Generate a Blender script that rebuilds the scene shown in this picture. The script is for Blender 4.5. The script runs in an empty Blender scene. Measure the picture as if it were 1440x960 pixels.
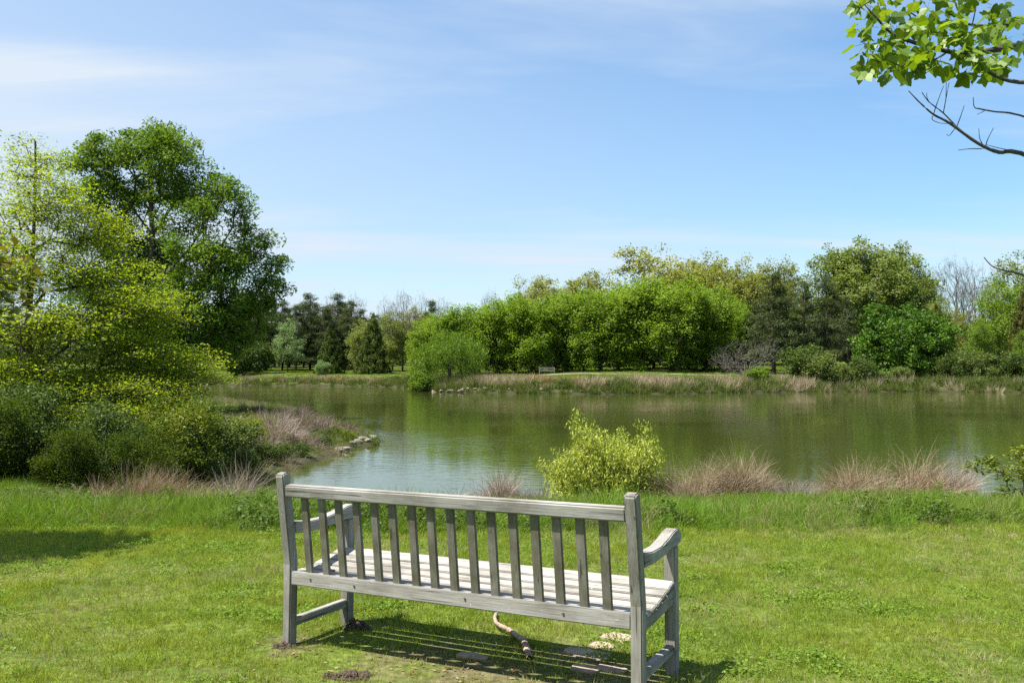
import bpy, bmesh, math
import numpy as np
from mathutils import Vector, Matrix

SC = bpy.context.scene
COL = SC.collection
F, EYE, PITCH, HOR = 1208.0, 1.4314, 0.0316, 518.0      # lens in photo pixels, eye height, upward tilt, horizon row
PI = math.pi

# ------------------------------------------------------------------ small helpers
def vnoise(x, y, s=0.0):
    xi, yi = np.floor(x), np.floor(y)
    fx, fy = x - xi, y - yi
    fx, fy = fx*fx*(3-2*fx), fy*fy*(3-2*fy)
    def h(a, b):
        v = np.sin(a*127.1 + b*311.7 + s*74.7)*43758.5453
        return v - np.floor(v)
    return (h(xi, yi)*(1-fx)+h(xi+1, yi)*fx)*(1-fy) + (h(xi, yi+1)*(1-fx)+h(xi+1, yi+1)*fx)*fy

def fbm(x, y, s=0.0, o=3):
    t = 0; a = .5
    for k in range(o):
        t = t + a*vnoise(x*2**k, y*2**k, s+k*3.1); a *= .5
    return t/(1-.5**o)

def sstep(a, b, t):
    t = np.clip((t-a)/(b-a), 0, 1)
    return t*t*(3-2*t)

def make_mesh(name, V, faces, tone=None, smooth=False):
    """faces: list of (n,k) index arrays"""
    me = bpy.data.meshes.new(name)
    V = np.asarray(V, np.float32)
    me.vertices.add(len(V)); me.vertices.foreach_set('co', V.ravel())
    faces = [np.asarray(f, np.int32) for f in faces if len(f)]
    idx = np.concatenate([f.ravel() for f in faces])
    tot = np.concatenate([np.full(len(f), f.shape[1], np.int32) for f in faces])
    me.loops.add(len(idx)); me.loops.foreach_set('vertex_index', idx)
    me.polygons.add(len(tot))
    st = np.concatenate([[0], np.cumsum(tot)[:-1]]).astype(np.int32)
    me.polygons.foreach_set('loop_start', st); me.polygons.foreach_set('loop_total', tot)
    me.polygons.foreach_set('use_smooth', np.full(len(tot), smooth, bool))
    if tone is not None:
        a = me.attributes.new('tone', 'FLOAT', 'FACE')
        a.data.foreach_set('value', np.asarray(tone, np.float32))
    me.update(calc_edges=True)
    return me

def obj(name, me, mat=None, parent=None, loc=None):
    o = bpy.data.objects.new(name, me); COL.objects.link(o)
    if mat is not None and len(me.materials) == 0: me.materials.append(mat)
    if parent is not None: o.parent = parent
    if loc is not None: o.location = loc
    return o

def tag(o, label=None, cat=None, group=None, kind=None):
    if label: o['label'] = label
    if cat: o['category'] = cat
    if group: o['group'] = group
    if kind: o['kind'] = kind
    return o

def thing(name, label, cat, loc=(0, 0, 0), rz=0, group=None, scale=None):
    o = bpy.data.objects.new(name, None); COL.objects.link(o)
    o.empty_display_size = .2
    o.location = loc; o.rotation_euler = (0, 0, rz)
    if scale is not None: o.scale = scale
    return tag(o, label, cat, group)

# ------------------------------------------------------------------ materials
def new_mat(name):
    m = bpy.data.materials.new(name); m.use_nodes = True
    nt = m.node_tree; nt.nodes.clear()
    out = nt.nodes.new('ShaderNodeOutputMaterial')
    def N(t, **k):
        n = nt.nodes.new(t)
        for a, b in k.items():
            if a[0] == '_': n.inputs[a[1:].replace('_', ' ')].default_value = b
            else: setattr(n, a, b)
        return n
    return m, nt, N, (lambda a, b: nt.links.new(a, b)), out

def ramp(N, stops):
    r = N('ShaderNodeValToRGB'); e = r.color_ramp.elements
    while len(e) < len(stops): e.new(.5)
    for el, (p, c) in zip(e, stops):
        el.position = p; el.color = (*c, 1) if len(c) == 3 else c
    return r

def mixc(N, L, fac, a, b, mode='MIX'):
    m = N('ShaderNodeMix', data_type='RGBA', blend_type=mode)
    for s, v in ((0, fac), (6, a), (7, b)):
        if hasattr(v, 'links'): L(v, m.inputs[s])
        elif s == 0: m.inputs[0].default_value = v
        else: m.inputs[s].default_value = (*v, 1)
    return m.outputs[2]

def leaf_mat(name, dark, mid, light, trans=.38, gloss=.012, patch=0.0, patch_col=None, patch_scale=1.0, ttint=(1.25, 1.15, .5)):
    m, nt, N, L, out = new_mat(name)
    at = N('ShaderNodeAttribute', attribute_name='tone'); oi = N('ShaderNodeObjectInfo')
    add = N('ShaderNodeMath', operation='MULTIPLY_ADD'); L(oi.outputs['Random'], add.inputs[0]); add.inputs[1].default_value = .25
    L(at.outputs['Fac'], add.inputs[2])
    sub = N('ShaderNodeMath', operation='SUBTRACT'); L(add.outputs[0], sub.inputs[0]); sub.inputs[1].default_value = .125
    r = ramp(N, [(0, dark), (.5, mid), (1, light)]); L(sub.outputs[0], r.inputs[0])
    c = r.outputs[0]
    if patch:
        g = N('ShaderNodeNewGeometry'); nz = N('ShaderNodeTexNoise', _Scale=patch_scale, _Detail=2.0); L(g.outputs['Position'], nz.inputs['Vector'])
        rr = ramp(N, [(.45, (0, 0, 0)), (.65, (1, 1, 1))]); L(nz.outputs[0], rr.inputs[0])
        mm = N('ShaderNodeMath', operation='MULTIPLY'); L(rr.outputs[0], mm.inputs[0]); mm.inputs[1].default_value = patch
        c = mixc(N, L, mm.outputs[0], c, patch_col)
    d = N('ShaderNodeBsdfDiffuse'); L(c, d.inputs[0])
    t = N('ShaderNodeBsdfTranslucent')
    L(mixc(N, L, 1.0, c, ttint, 'MULTIPLY'), t.inputs[0])
    s = N('ShaderNodeMixShader'); s.inputs[0].default_value = trans; L(d.outputs[0], s.inputs[1]); L(t.outputs[0], s.inputs[2])
    gl = N('ShaderNodeBsdfGlossy', _Roughness=.5); gl.inputs[0].default_value = (.9, .95, .9, 1)
    s2 = N('ShaderNodeMixShader'); s2.inputs[0].default_value = gloss; L(s.outputs[0], s2.inputs[1]); L(gl.outputs[0], s2.inputs[2])
    L(s2.outputs[0], out.inputs[0])
    return m

def bark_mat(name, c1, c2, scale=8):
    m, nt, N, L, out = new_mat(name)
    tc = N('ShaderNodeTexCoord'); mp = N('ShaderNodeMapping'); mp.inputs['Scale'].default_value = (1, 1, .25); L(tc.outputs['Object'], mp.inputs[0])
    nz = N('ShaderNodeTexNoise', _Scale=scale, _Detail=6.0); L(mp.outputs[0], nz.inputs['Vector'])
    r = ramp(N, [(.3, c1), (.7, c2)]); L(nz.outputs[0], r.inputs[0])
    p = N('ShaderNodeBsdfPrincipled', _Roughness=.9); L(r.outputs[0], p.inputs['Base Color'])
    b = N('ShaderNodeBump', _Strength=.6, _Distance=.03); L(nz.outputs[0], b.inputs['Height']); L(b.outputs[0], p.inputs['Normal'])
    L(p.outputs[0], out.inputs[0])
    return m

def wood_mat(name, axis, algae, tone=1.0):
    """weathered grey teak: grain along one axis, algae tint, cracks"""
    m, nt, N, L, out = new_mat(name)
    tc = N('ShaderNodeTexCoord'); oi = N('ShaderNodeObjectInfo')
    off = N('ShaderNodeVectorMath', operation='SCALE'); off.inputs[0].default_value = (13, 7, 9); L(oi.outputs['Random'], off.inputs['Scale'])
    ad = N('ShaderNodeVectorMath', operation='ADD'); L(tc.outputs['Object'], ad.inputs[0]); L(off.outputs[0], ad.inputs[1])
    mp = N('ShaderNodeMapping'); sc = [1.0, 1.0, 1.0]; sc[axis] = .045; mp.inputs['Scale'].default_value = sc; L(ad.outputs[0], mp.inputs[0])
    n1 = N('ShaderNodeTexNoise', _Scale=160.0, _Detail=5.0, _Roughness=.65); L(mp.outputs[0], n1.inputs['Vector'])
    n2 = N('ShaderNodeTexNoise', _Scale=9.0, _Detail=5.0); L(ad.outputs[0], n2.inputs['Vector'])
    n3 = N('ShaderNodeTexNoise', _Scale=45.0, _Detail=3.0); L(mp.outputs[0], n3.inputs['Vector'])
    r1 = ramp(N, [(.28, (.21, .197, .175)), (.5, (.31, .298, .272)), (.75, (.38, .37, .345))]); L(n1.outputs[0], r1.inputs[0])
    r3 = ramp(N, [(.32, (.76, .74, .70)), (.6, (1, 1, 1))]); L(n3.outputs[0], r3.inputs[0])
    c = mixc(N, L, 1.0, r1.outputs[0], r3.outputs[0], 'MULTIPLY')
    r2 = ramp(N, [(.38, (0, 0, 0)), (.66, (1, 1, 1))]); L(n2.outputs[0], r2.inputs[0])
    mu = N('ShaderNodeMath', operation='MULTIPLY_ADD'); L(r2.outputs[0], mu.inputs[0]); mu.inputs[1].default_value = algae*.45; mu.inputs[2].default_value = algae*.55
    c = mixc(N, L, mu.outputs[0], c, (.105, .095, .05))
    # small specks of lichen
    v = N('ShaderNodeTexNoise', _Scale=55.0, _Detail=3.0); L(ad.outputs[0], v.inputs['Vector'])
    rv = ramp(N, [(.70, (0, 0, 0)), (.76, (.6, .6, .6))]); L(v.outputs[0], rv.inputs[0])
    c = mixc(N, L, rv.outputs[0], c, (.50, .50, .45))
    n4 = N('ShaderNodeTexNoise', _Scale=3.2, _Detail=6.0, _Roughness=.6); L(ad.outputs[0], n4.inputs['Vector'])
    r4 = ramp(N, [(.30, (.52*tone, .50*tone, .46*tone)), (.55, (tone, tone, tone)), (.75, (1.18*tone, 1.18*tone, 1.2*tone))]); L(n4.outputs[0], r4.inputs[0])
    c = mixc(N, L, 1.0, c, r4.outputs[0], 'MULTIPLY')
    mc = N('ShaderNodeMapping'); sk = [1.0, 1.0, 1.0]; sk[axis] = .03; mc.inputs['Scale'].default_value = sk; L(ad.outputs[0], mc.inputs[0])
    n5 = N('ShaderNodeTexNoise', _Scale=70.0, _Detail=2.0); L(mc.outputs[0], n5.inputs['Vector'])
    r5 = ramp(N, [(.66, (0, 0, 0)), (.70, (.85, .85, .85))]); L(n5.outputs[0], r5.inputs[0])
    c = mixc(N, L, r5.outputs[0], c, (.045, .038, .03))
    p = N('ShaderNodeBsdfPrincipled', _Roughness=.78); L(c, p.inputs['Base Color'])
    p.inputs['Specular IOR Level'].default_value = .3
    b = N('ShaderNodeBump', _Strength=.45, _Distance=.003); L(n1.outputs[0], b.inputs['Height']); L(b.outputs[0], p.inputs['Normal'])
    L(p.outputs[0], out.inputs[0])
    return m

def noise_mat(name, stops, scale=6.0, bump=.5, dist=.03, rough=.9):
    m, nt, N, L, out = new_mat(name)
    g = N('ShaderNodeNewGeometry')
    n = N('ShaderNodeTexNoise', _Scale=scale, _Detail=7.0, _Roughness=.65); L(g.outputs['Position'], n.inputs['Vector'])
    r = ramp(N, stops); L(n.outputs[0], r.inputs[0])
    p = N('ShaderNodeBsdfPrincipled', _Roughness=rough); L(r.outputs[0], p.inputs['Base Color'])
    b = N('ShaderNodeBump', _Strength=bump, _Distance=dist); L(n.outputs[0], b.inputs['Height']); L(b.outputs[0], p.inputs['Normal'])
    L(p.outputs[0], out.inputs[0])
    return m

BARK_DARK = bark_mat('bark_dark', (.022, .018, .014), (.075, .062, .05))
BARK_GREY = bark_mat('bark_grey', (.07, .062, .055), (.20, .18, .16))
BARK_PINE = bark_mat('bark_pine', (.05, .036, .028), (.13, .095, .075))
TWIG = bark_mat('twig_grey', (.065, .055, .05), (.15, .13, .118))
TWIG_NEAR = bark_mat('twig_near', (.03, .025, .03), (.09, .075, .075), 30)

# ------------------------------------------------------------------ pond shore and terrain
WATER = -1.1
SHORE = np.array([(-4.75, 15.3), (-2.6, 15.2), (-.3, 15.75), (1.7, 15.9), (3.8, 16.3), (6.5, 15.9), (9.2, 15.5), (14, 16.5), (24, 21), (42, 33), (58, 50),
    (68, 70), (66, 86), (53.6, 89.9), (41.9, 95.5), (29.1, 92.6), (16.4, 86), (5.6, 84.9), (-3, 89.9), (-7.3, 91.5), (-10, 97), (-11.5, 108),
    (-16, 118), (-28, 127), (-45, 133), (-62, 130), (-60, 105), (-42, 85), (-22.5, 68), (-15.8, 57.5), (-12.2, 49.3), (-9.0, 42), (-6.55, 36), (-5.0, 31.8), (-4.4, 29.7),
    (-4.8, 27.6), (-5.05, 26.0), (-5.4, 23.2), (-5.6, 21.1), (-5.5, 17.8)])
def chaikin(P, n):
    for _ in range(n):
        Q = np.roll(P, -1, 0)
        P = np.stack([P*.75+Q*.25, P*.25+Q*.75], 1).reshape(-1, 2)
    return P
POND = chaikin(SHORE, 2)

def shore_dist(x, y):
    """positive on land, negative over the pond"""
    x = np.asarray(x, float).ravel(); y = np.asarray(y, float).ravel()
    A = POND; B = np.roll(POND, -1, 0)
    out = np.empty(len(x))
    for s in range(0, len(x), 20000):
        X = x[s:s+20000, None]; Y = y[s:s+20000, None]
        dx, dy = B[:, 0]-A[:, 0], B[:, 1]-A[:, 1]
        t = np.clip(((X-A[:, 0])*dx+(Y-A[:, 1])*dy)/(dx*dx+dy*dy), 0, 1)
        d = np.sqrt(((X-A[:, 0]-t*dx)**2+(Y-A[:, 1]-t*dy)**2).min(1))
        c = ((A[:, 1] > Y) != (B[:, 1] > Y)) & (X < dx*(Y-A[:, 1])/np.where(dy == 0, 1e-9, dy)+A[:, 0])
        ins = c.sum(1) % 2 == 1
        out[s:s+20000] = np.where(ins, -d, d)
    return out + (fbm(x*.7, y*.7, 3)-.5)*np.where(y > 60, 1.2, .5)

def land(x, y):
    x = np.asarray(x, float); y = np.asarray(y, float); sh = x.shape
    x = x.ravel(); y = y.ravel()
    d = shore_dist(x, y)
    near = -.029*(np.clip(y, -30, 9.5)-4.08)
    pen = -.78 + .4*sstep(6, 30, d)
    far = .50 + .034*np.clip(d-10, 0, 70)
    k1 = sstep(11, 19, y); k2 = sstep(62, 86, y)
    T = near*(1-k1)+pen*k1; T = T*(1-k2)+far*k2
    W = 7.7*(1-k1)+3.2*k1; W = W*(1-k2)+9.0*k2
    t = d/W
    s = .2*sstep(0, .10, t)+.8*sstep(-.05, 1.0, t)
    h = np.where(d > 0, WATER+(T-WATER)*s, WATER-np.clip(-d*.3, 0, 1.3)-.02)
    bump = (fbm(x*.35, y*.35, 7)-.5)*.25*sstep(14, 24, y)*sstep(0, 4, d) + (fbm(x*1.3, y*1.3, 9, 2)-.5)*.03*sstep(5.2, 8, np.hypot(x, y-2.5))
    return (h+bump).reshape(sh)

def zat(x, y): return float(land(np.array([x]), np.array([y]))[0])

def at(px, d): return (px-720)/F*d                      # photo column at a distance -> X
def spot(px, d):
    x = at(px, d); return (x, d, zat(x, d))
def top_z(py, d): return EYE+(HOR-py)/F*d

def axis(segs):
    v = [segs[0][0]]
    for a, b, st in segs:
        n = max(1, int(round((b-a)/st))); v += list(np.linspace(a, b, n+1)[1:])
    return np.array(v)
gx = axis([(-900, -120, 60), (-120, -30, 3), (-30, -8, .8), (-8, 8, .11), (8, 30, .8), (30, 120, 3), (120, 900, 60)])
gy = axis([(-300, -10, 30), (-10, 2, 1), (2, 10, .11), (10, 18, .2), (18, 50, .5), (50, 80, 1), (80, 140, .8), (140, 260, 6), (260, 1500, 80)])
GX, GY = np.meshgrid(gx, gy)
GZ = land(GX, GY)
nx, ny = len(gx), len(gy)
ii = (np.arange(ny-1)[:, None]*nx+np.arange(nx-1)[None, :]).ravel()
me = make_mesh('ground', np.stack([GX.ravel(), GY.ravel(), GZ.ravel()], 1), [np.stack([ii, ii+1, ii+nx+1, ii+nx], 1)], smooth=True)

# bench pose (used for the worn earth below it too)
BX, BY, BYAW, BTX, BTY = -.3287, 4.0779, -.4753, -.0271, -.0108
BL = 1.9659/2
def bench_local(x, y):
    c, s = math.cos(-BYAW), math.sin(-BYAW)
    X, Y = x-BX, y-BY
    return X*c-Y*s, X*s+Y*c
def worn(x, y):
    u, v = bench_local(x, y)
    n = fbm(x*4.3, y*4.3, 21, 4)
    base = sstep(1.35, .7, np.abs(u))*sstep(.50, .2, np.abs(v-.16))
    feet = 0
    for fu in (-BL+.03, BL-.03):
        for fv in (.03, .5): feet = np.maximum(feet, np.exp(-((u-fu)**2+(v-fv)**2)/.02))
    feet = np.maximum(feet, 1.1*np.exp(-((u-.50)**2/.06+(v-.60)**2/.03)))
    return np.clip(base*sstep(.46, .66, n)*.65+feet*.7*sstep(.4, .6, n), 0, 1)
dirt = np.zeros(nx*ny)
sel = (np.abs(GX.ravel()) < 6) & (GY.ravel() > 1) & (GY.ravel() < 9)
dirt[sel] = worn(GX.ravel()[sel], GY.ravel()[sel])
sd_all = shore_dist(GX, GY)
for nm, val in (('dirt', dirt), ('shore', sd_all)):
    a = me.attributes.new(nm, 'FLOAT', 'POINT'); a.data.foreach_set('value', val.astype(np.float32))

m, nt, N, L, out = new_mat('ground_soil_and_turf')
g = N('ShaderNodeNewGeometry')
n1 = N('ShaderNodeTexNoise', _Scale=1.3, _Detail=5.0); L(g.outputs['Position'], n1.inputs['Vector'])
n2 = N('ShaderNodeTexNoise', _Scale=22.0, _Detail=6.0); L(g.outputs['Position'], n2.inputs['Vector'])
r1 = ramp(N, [(.35, (.075, .115, .016)), (.65, (.135, .175, .03))]); L(n1.outputs[0], r1.inputs[0])
r2 = ramp(N, [(.3, (.45, .45, .45)), (.7, (1.15, 1.15, 1.15))]); L(n2.outputs[0], r2.inputs[0])
turf = mixc(N, L, 1.0, r1.outputs[0], r2.outputs[0], 'MULTIPLY')
rd = ramp(N, [(.3, (.06, .043, .027)), (.75, (.22, .165, .105))]); L(n2.outputs[0], rd.inputs[0])
ad = N('ShaderNodeAttribute', attribute_name='dirt'); ash = N('ShaderNodeAttribute', attribute_name='shore')
c = mixc(N, L, ad.outputs['Fac'], turf, rd.outputs[0])
rs = ramp(N, [(.0, (1, 1, 1)), (.5, (1, 1, 1)), (.62, (0, 0, 0))])
ms = N('ShaderNodeMapRange'); ms.inputs[1].default_value = -8; ms.inputs[2].default_value = 8; L(ash.outputs['Fac'], ms.inputs[0]); L(ms.outputs[0], rs.inputs[0])
c = mixc(N, L, rs.outputs[0], c, (.035, .03, .018))  # bank soil, its colour darkened for the undercut shade at the waterline
p = N('ShaderNodeBsdfPrincipled', _Roughness=.95); L(c, p.inputs['Base Color']); p.inputs['Specular IOR Level'].default_value = .15
b = N('ShaderNodeBump', _Strength=.8, _Distance=.03); L(n2.outputs[0], b.inputs['Height']); L(b.outputs[0], p.inputs['Normal'])
L(p.outputs[0], out.inputs[0])
tag(obj('ground', me, m), 'mown lawn and earth banks around the pond', 'ground', kind='structure')

# pond water
m, nt, N, L, out = new_mat('pond_water')
g = N('ShaderNodeNewGeometry')
mp = N('ShaderNodeMapping'); mp.inputs['Scale'].default_value = (.55, 1, 1); L(g.outputs['Position'], mp.inputs[0])
n1 = N('ShaderNodeTexNoise', _Scale=4.2, _Detail=3.0, _Roughness=.55); L(mp.outputs[0], n1.inputs['Vector'])
n2 = N('ShaderNodeTexNoise', _Scale=.12, _Detail=2.0); L(g.outputs['Position'], n2.inputs['Vector'])
rr = ramp(N, [(.38, (.35, .35, .35)), (.62, (1, 1, 1))]); L(n2.outputs[0], rr.inputs[0])
hm = N('ShaderNodeMath', operation='MULTIPLY'); L(n1.outputs[0], hm.inputs[0]); L(rr.outputs[0], hm.inputs[1])
b = N('ShaderNodeBump', _Strength=1.0, _Distance=.0085); L(hm.outputs[0], b.inputs['Height'])
p = N('ShaderNodeBsdfPrincipled', _Roughness=.04, _IOR=1.38); p.inputs['Base Color'].default_value = (.042, .052, .012, 1)
L(b.outputs[0], p.inputs['Normal']); L(p.outputs[0], out.inputs[0])
wv = np.array([(-90, 10, WATER), (90, 10, WATER), (90, 150, WATER), (-90, 150, WATER)])
tag(obj('pond_water', make_mesh('pond_water', wv, [np.array([[0, 1, 2, 3]])]), m), 'rippled green pond reflecting the trees and sky', 'pond', kind='structure')

# pale path on the far bank
def ribbon(name, P, w, mat):
    P = np.array(P, float); n = len(P)
    t = np.gradient(P, axis=0); t /= np.linalg.norm(t, axis=1)[:, None]
    s = np.stack([-t[:, 1], t[:, 0]], 1)*w/2
    V = []
    for k in (-1, -.33, .33, 1):
        q = P+s*k; V.append(np.column_stack([q, land(q[:, 0], q[:, 1])+.03]))
    V = np.stack(V, 1).reshape(-1, 3)
    a = (np.arange(n-1)[:, None]*4+np.arange(3)[None, :]).ravel()
    return obj(name, make_mesh(name, V, [np.stack([a, a+1, a+5, a+4], 1)], smooth=True), mat)
pm = noise_mat('path_gravel', [(.3, (.19, .165, .12)), (.7, (.27, .24, .19))], 3)
xs = np.linspace(-14, 40, 60)
tag(ribbon('path', np.stack([xs, 105.5-4.0*np.exp(-((xs+3)/7)**2)+.3*np.sin(xs*.2)], 1), 1.3, pm), 'pale gravel path along the far bank', 'path', kind='structure')

# ------------------------------------------------------------------ foliage, trunks, grass in bulk
def frames(D):
    D = D/np.maximum(np.linalg.norm(D, axis=1), 1e-9)[:, None]
    ref = np.where(np.abs(D[:, 0:1]) < .8, np.array([[1., 0, 0]]), np.array([[0, 1., 0]]))
    A = np.cross(D, ref); A /= np.linalg.norm(A, axis=1)[:, None]
    return A, np.cross(D, A)

def tubes(P0, P1, R0, R1, D0, D1, k=5):
    """tapered tubes; ring directions D0/D1 given so joints close"""
    n = len(P0); th = np.arange(k)*2*PI/k
    V = np.empty((n, 2, k, 3))
    for j, (P, R, D) in enumerate(((P0, R0, D0), (P1, R1, D1))):
        A, B = frames(D)
        V[:, j] = P[:, None]+R[:, None, None]*(np.cos(th)[None, :, None]*A[:, None]+np.sin(th)[None, :, None]*B[:, None])
    base = np.arange(n)[:, None]*2*k; i = np.arange(k)[None, :]; i2 = (i+1) % k
    Q = np.stack([base+i, base+i2, base+k+i2, base+k+i], 2).reshape(-1, 4)
    return V.reshape(-1, 3), Q

def skeleton(trunk, tips, R, r_base, r_tip, asc=.5, wob=.12, pen=1.5, seglen=None):
    pos = [np.array(p, float) for p in trunk]; par = [-1]+list(range(len(trunk)-1))
    T = np.array(trunk)
    dd = np.array([np.linalg.norm(T-t, axis=1).min() for t in tips])
    ntr = len(trunk); buf = np.zeros((ntr+len(tips)*5+5, 3)); buf[:ntr] = T; n = ntr
    leafnode = []
    for i in np.argsort(dd):
        t = tips[i]
        v = t-buf[:n]; dist = np.linalg.norm(v, axis=1); hor = np.hypot(v[:, 0], v[:, 1])
        bad = np.maximum(0, asc*hor-v[:, 2])
        c = dist+pen*bad; c[0:max(1, ntr//5)] += 2*dist.max() if ntr > 4 else 0
        j = int(np.argmin(c)); a = buf[j]; L = dist[j]
        ns = int(np.clip(L/(seglen or (dd.max()/4+.01)), 1, 4))
        prev = j
        for q in range(1, ns+1):
            f = q/ns
            P = a+(t-a)*f
            P = P+np.array([0, 0, -1])*L*.10*math.sin(f*PI)*(1 if asc > 0.1 else -.5)
            if q < ns: P = P+R.normal(0, wob*L*.35, 3)
            buf[n] = P; pos.append(P); par.append(prev); prev = n; n += 1
        leafnode.append(prev)
    pos = buf[:n].copy(); par = np.array(par)
    cnt = np.zeros(n); cnt[leafnode] += 1
    for i in range(n-1, 0, -1): cnt[par[i]] += cnt[i]
    e = math.log(r_base/r_tip)/math.log(max(3, cnt[0]))
    rad = r_tip*np.maximum(cnt, 1)**e
    # trunk tapers evenly
    for i in range(ntr): rad[i] = max(rad[i], r_base*(1-.85*i/ntr)*.75)
    rad[0] *= 1.25
    return pos, par, rad

def skin(pos, par, rad, k=5, minr=0):
    n = len(pos); c = np.arange(1, n); p = par[1:]
    D = pos[c]-pos[p]
    D = np.where(np.linalg.norm(D, axis=1)[:, None] < 1e-6, np.array([[0, 0, 1.]]), D)
    dirs = np.zeros((n, 3)); dirs[1:] = D; dirs[0] = (0, 0, 1)
    first = {}; cont = np.zeros(n, bool)
    for i in range(1, n):
        pp = par[i]
        if pp not in first: first[pp] = i; cont[i] = True
    con = cont[1:]
    D0 = np.where(con[:, None], dirs[p], D)
    R0 = np.where(con, rad[p], np.minimum(rad[p], rad[c]*1.2))
    return tubes(pos[p], pos[c], np.maximum(R0, minr), np.maximum(rad[c], minr), D0, D, k)

def leaf_quads(C, Dr, Nn, ln, wd):
    Dr = Dr/np.maximum(np.linalg.norm(Dr, axis=1), 1e-9)[:, None]
    S = np.cross(Nn, Dr); S /= np.maximum(np.linalg.norm(S, axis=1), 1e-9)[:, None]
    h = Dr*ln[:, None]/2; s = S*wd[:, None]/2
    V = np.stack([C-h, C+s-h*.15, C+h, C-s-h*.15], 1).reshape(-1, 3)
    return V, np.arange(len(C)*4).reshape(-1, 4)

def foliage(name, tips, per, spread, ln, asp, R, mode='mix', centre=None, clump_tone=.28, flat=0.0):
    """leaf faces scattered in clumps round every tip"""
    T = np.repeat(tips, per, 0); n = len(T)
    sp = np.array(spread)
    size = np.repeat(R.uniform(.55, 1.35, len(tips)), per)[:, None]
    g = R.normal(0, 1, (n, 3)); g *= (np.minimum(np.linalg.norm(g, axis=1), 1.9)/np.maximum(np.linalg.norm(g, axis=1), 1e-6))[:, None]
    C = T+g*sp*size
    rnd = R.normal(0, 1, (n, 3))
    if mode == 'flat': Nn = rnd*.62+np.array([0, 0, 1]); Dr = R.normal(0, 1, (n, 3))*np.array([1, 1, .25])
    elif mode == 'droop': Dr = rnd*.45+np.array([0, 0, -1.]); Nn = R.normal(0, 1, (n, 3))
    elif mode == 'up': Dr = rnd*.55+np.array([0, 0, 1.]); Nn = R.normal(0, 1, (n, 3))
    elif mode == 'radial': Dr = g+rnd*.2+np.array([0, 0, .4]); Nn = R.normal(0, 1, (n, 3))
    else: Nn = rnd+np.array([0, 0, .8]); Dr = R.normal(0, 1, (n, 3))*np.array([1, 1, .6])
    l = ln*R.uniform(.6, 1.3, n)
    V, Q = leaf_quads(C, Dr, Nn, l, l*asp)
    tone = np.clip(.5+np.repeat(R.normal(0, clump_tone*.55, len(tips)), per)+R.normal(0, .17, n), 0, 1)
    return make_mesh(name, V, [Q], tone)

def in_blobs(blobs, R, n, edge=2.2, jitter=.0):
    """tips inside a union of ellipsoids, more of them near the surface"""
    w = np.array([b[3]*b[4]*b[5] for b in blobs])**.8*np.array([b[6] if len(b) > 6 else 1. for b in blobs]); w /= w.sum()
    P = []
    for b, k in zip(blobs, np.maximum(1, np.round(w*n)).astype(int)):
        u = R.normal(0, 1, (k, 3)); u /= np.linalg.norm(u, axis=1)[:, None]
        r = R.uniform(0, 1, k)**(1/edge/1.4)
        P.append(np.array(b[:3])+u*r[:, None]*np.array(b[3:6])*(1+R.normal(0, jitter, (k, 1))))
    return np.concatenate(P)

def trunk_line(h, R, n=8, lean=.04, base=(0, 0, -.25)):
    z = np.linspace(base[2], h, n); P = np.zeros((n, 3)); P[:, 2] = z
    w = np.cumsum(R.normal(0, lean*h/n, (n, 2)), 0); w -= w[0]
    P[:, :2] = w+np.array(base[:2])
    return P

# ------------------------------------------------------------------ tree kinds (meshes shared by the copies)
KIND = {}
def kind(name, variants): KIND[name] = variants

def make_kind(seed, blobs_fn, h, ntips, per, spread, leaf, asp, mode, rb, rt, trunk_h, asc=.5, edge=2.2, lean=.04, k=4, twigs=0, wob=.12, clump=.28):
    R = np.random.default_rng(seed)
    blobs = blobs_fn(R)
    tips = in_blobs(blobs, R, ntips, edge, .05)
    tips[:, 2] = np.maximum(tips[:, 2], .4)
    tr = trunk_line(trunk_h, R, 9, lean)
    pos, par, rad = skeleton(tr, tips, R, rb, rt, asc, wob)
    V, Q = skin(pos, par, rad, k)
    if twigs:
        P0 = np.repeat(tips, twigs, 0); dv = R.normal(0, 1, P0.shape)*np.array([.6, .6, .6])+np.array([0, 0, .7])
        V2, Q2 = tubes(P0, P0+dv*.22, np.full(len(P0), .0045), np.full(len(P0), .002), dv, dv, 3)
        Q = np.concatenate([Q, Q2+len(V)]); V = np.concatenate([V, V2])
    tm = make_mesh('trunk', V, [Q], smooth=True)
    cm = foliage('crown', tips, per, spread, leaf, asp, R, mode, clump_tone=clump) if per else None
    return tm, cm, h

def round_blobs(h, r, z0, n=7):
    def f(R):
        B = [(0, 0, (h+z0)/2, r*.72, r*.72, (h-z0)/2*.92)]
        for i in range(n):
            a = R.uniform(0, 2*PI); zz = R.uniform(z0+(h-z0)*.12, h*.86); q = math.sin(PI*np.clip((zz-z0)/(h-z0), .12, .9))**.6
            rr = r*R.uniform(.3, .46)
            B.append((math.cos(a)*(r-rr)*q, math.sin(a)*(r-rr)*q, zz, rr, rr, rr*R.uniform(.75, 1.1)))
        return B
    return f

def upright_blobs(h, r, z0, n=12):
    def f(R):
        B = [(0, 0, (h+z0)/2, r*.80, r*.80, (h-z0)/2*.95)]
        for i in range(n):
            a = R.uniform(0, 2*PI); zz = R.uniform(z0+(h-z0)*.18, h*.80); q = math.sin(PI*np.clip((zz-z0)/(h-z0), .2, .85))**.5
            rr = r*R.uniform(.26, .40)
            B.append((math.cos(a)*(r-rr)*q, math.sin(a)*(r-rr)*q, zz, rr, rr, min(rr*R.uniform(1.3, 2.3), h-zz)))
        return B
    return f

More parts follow.
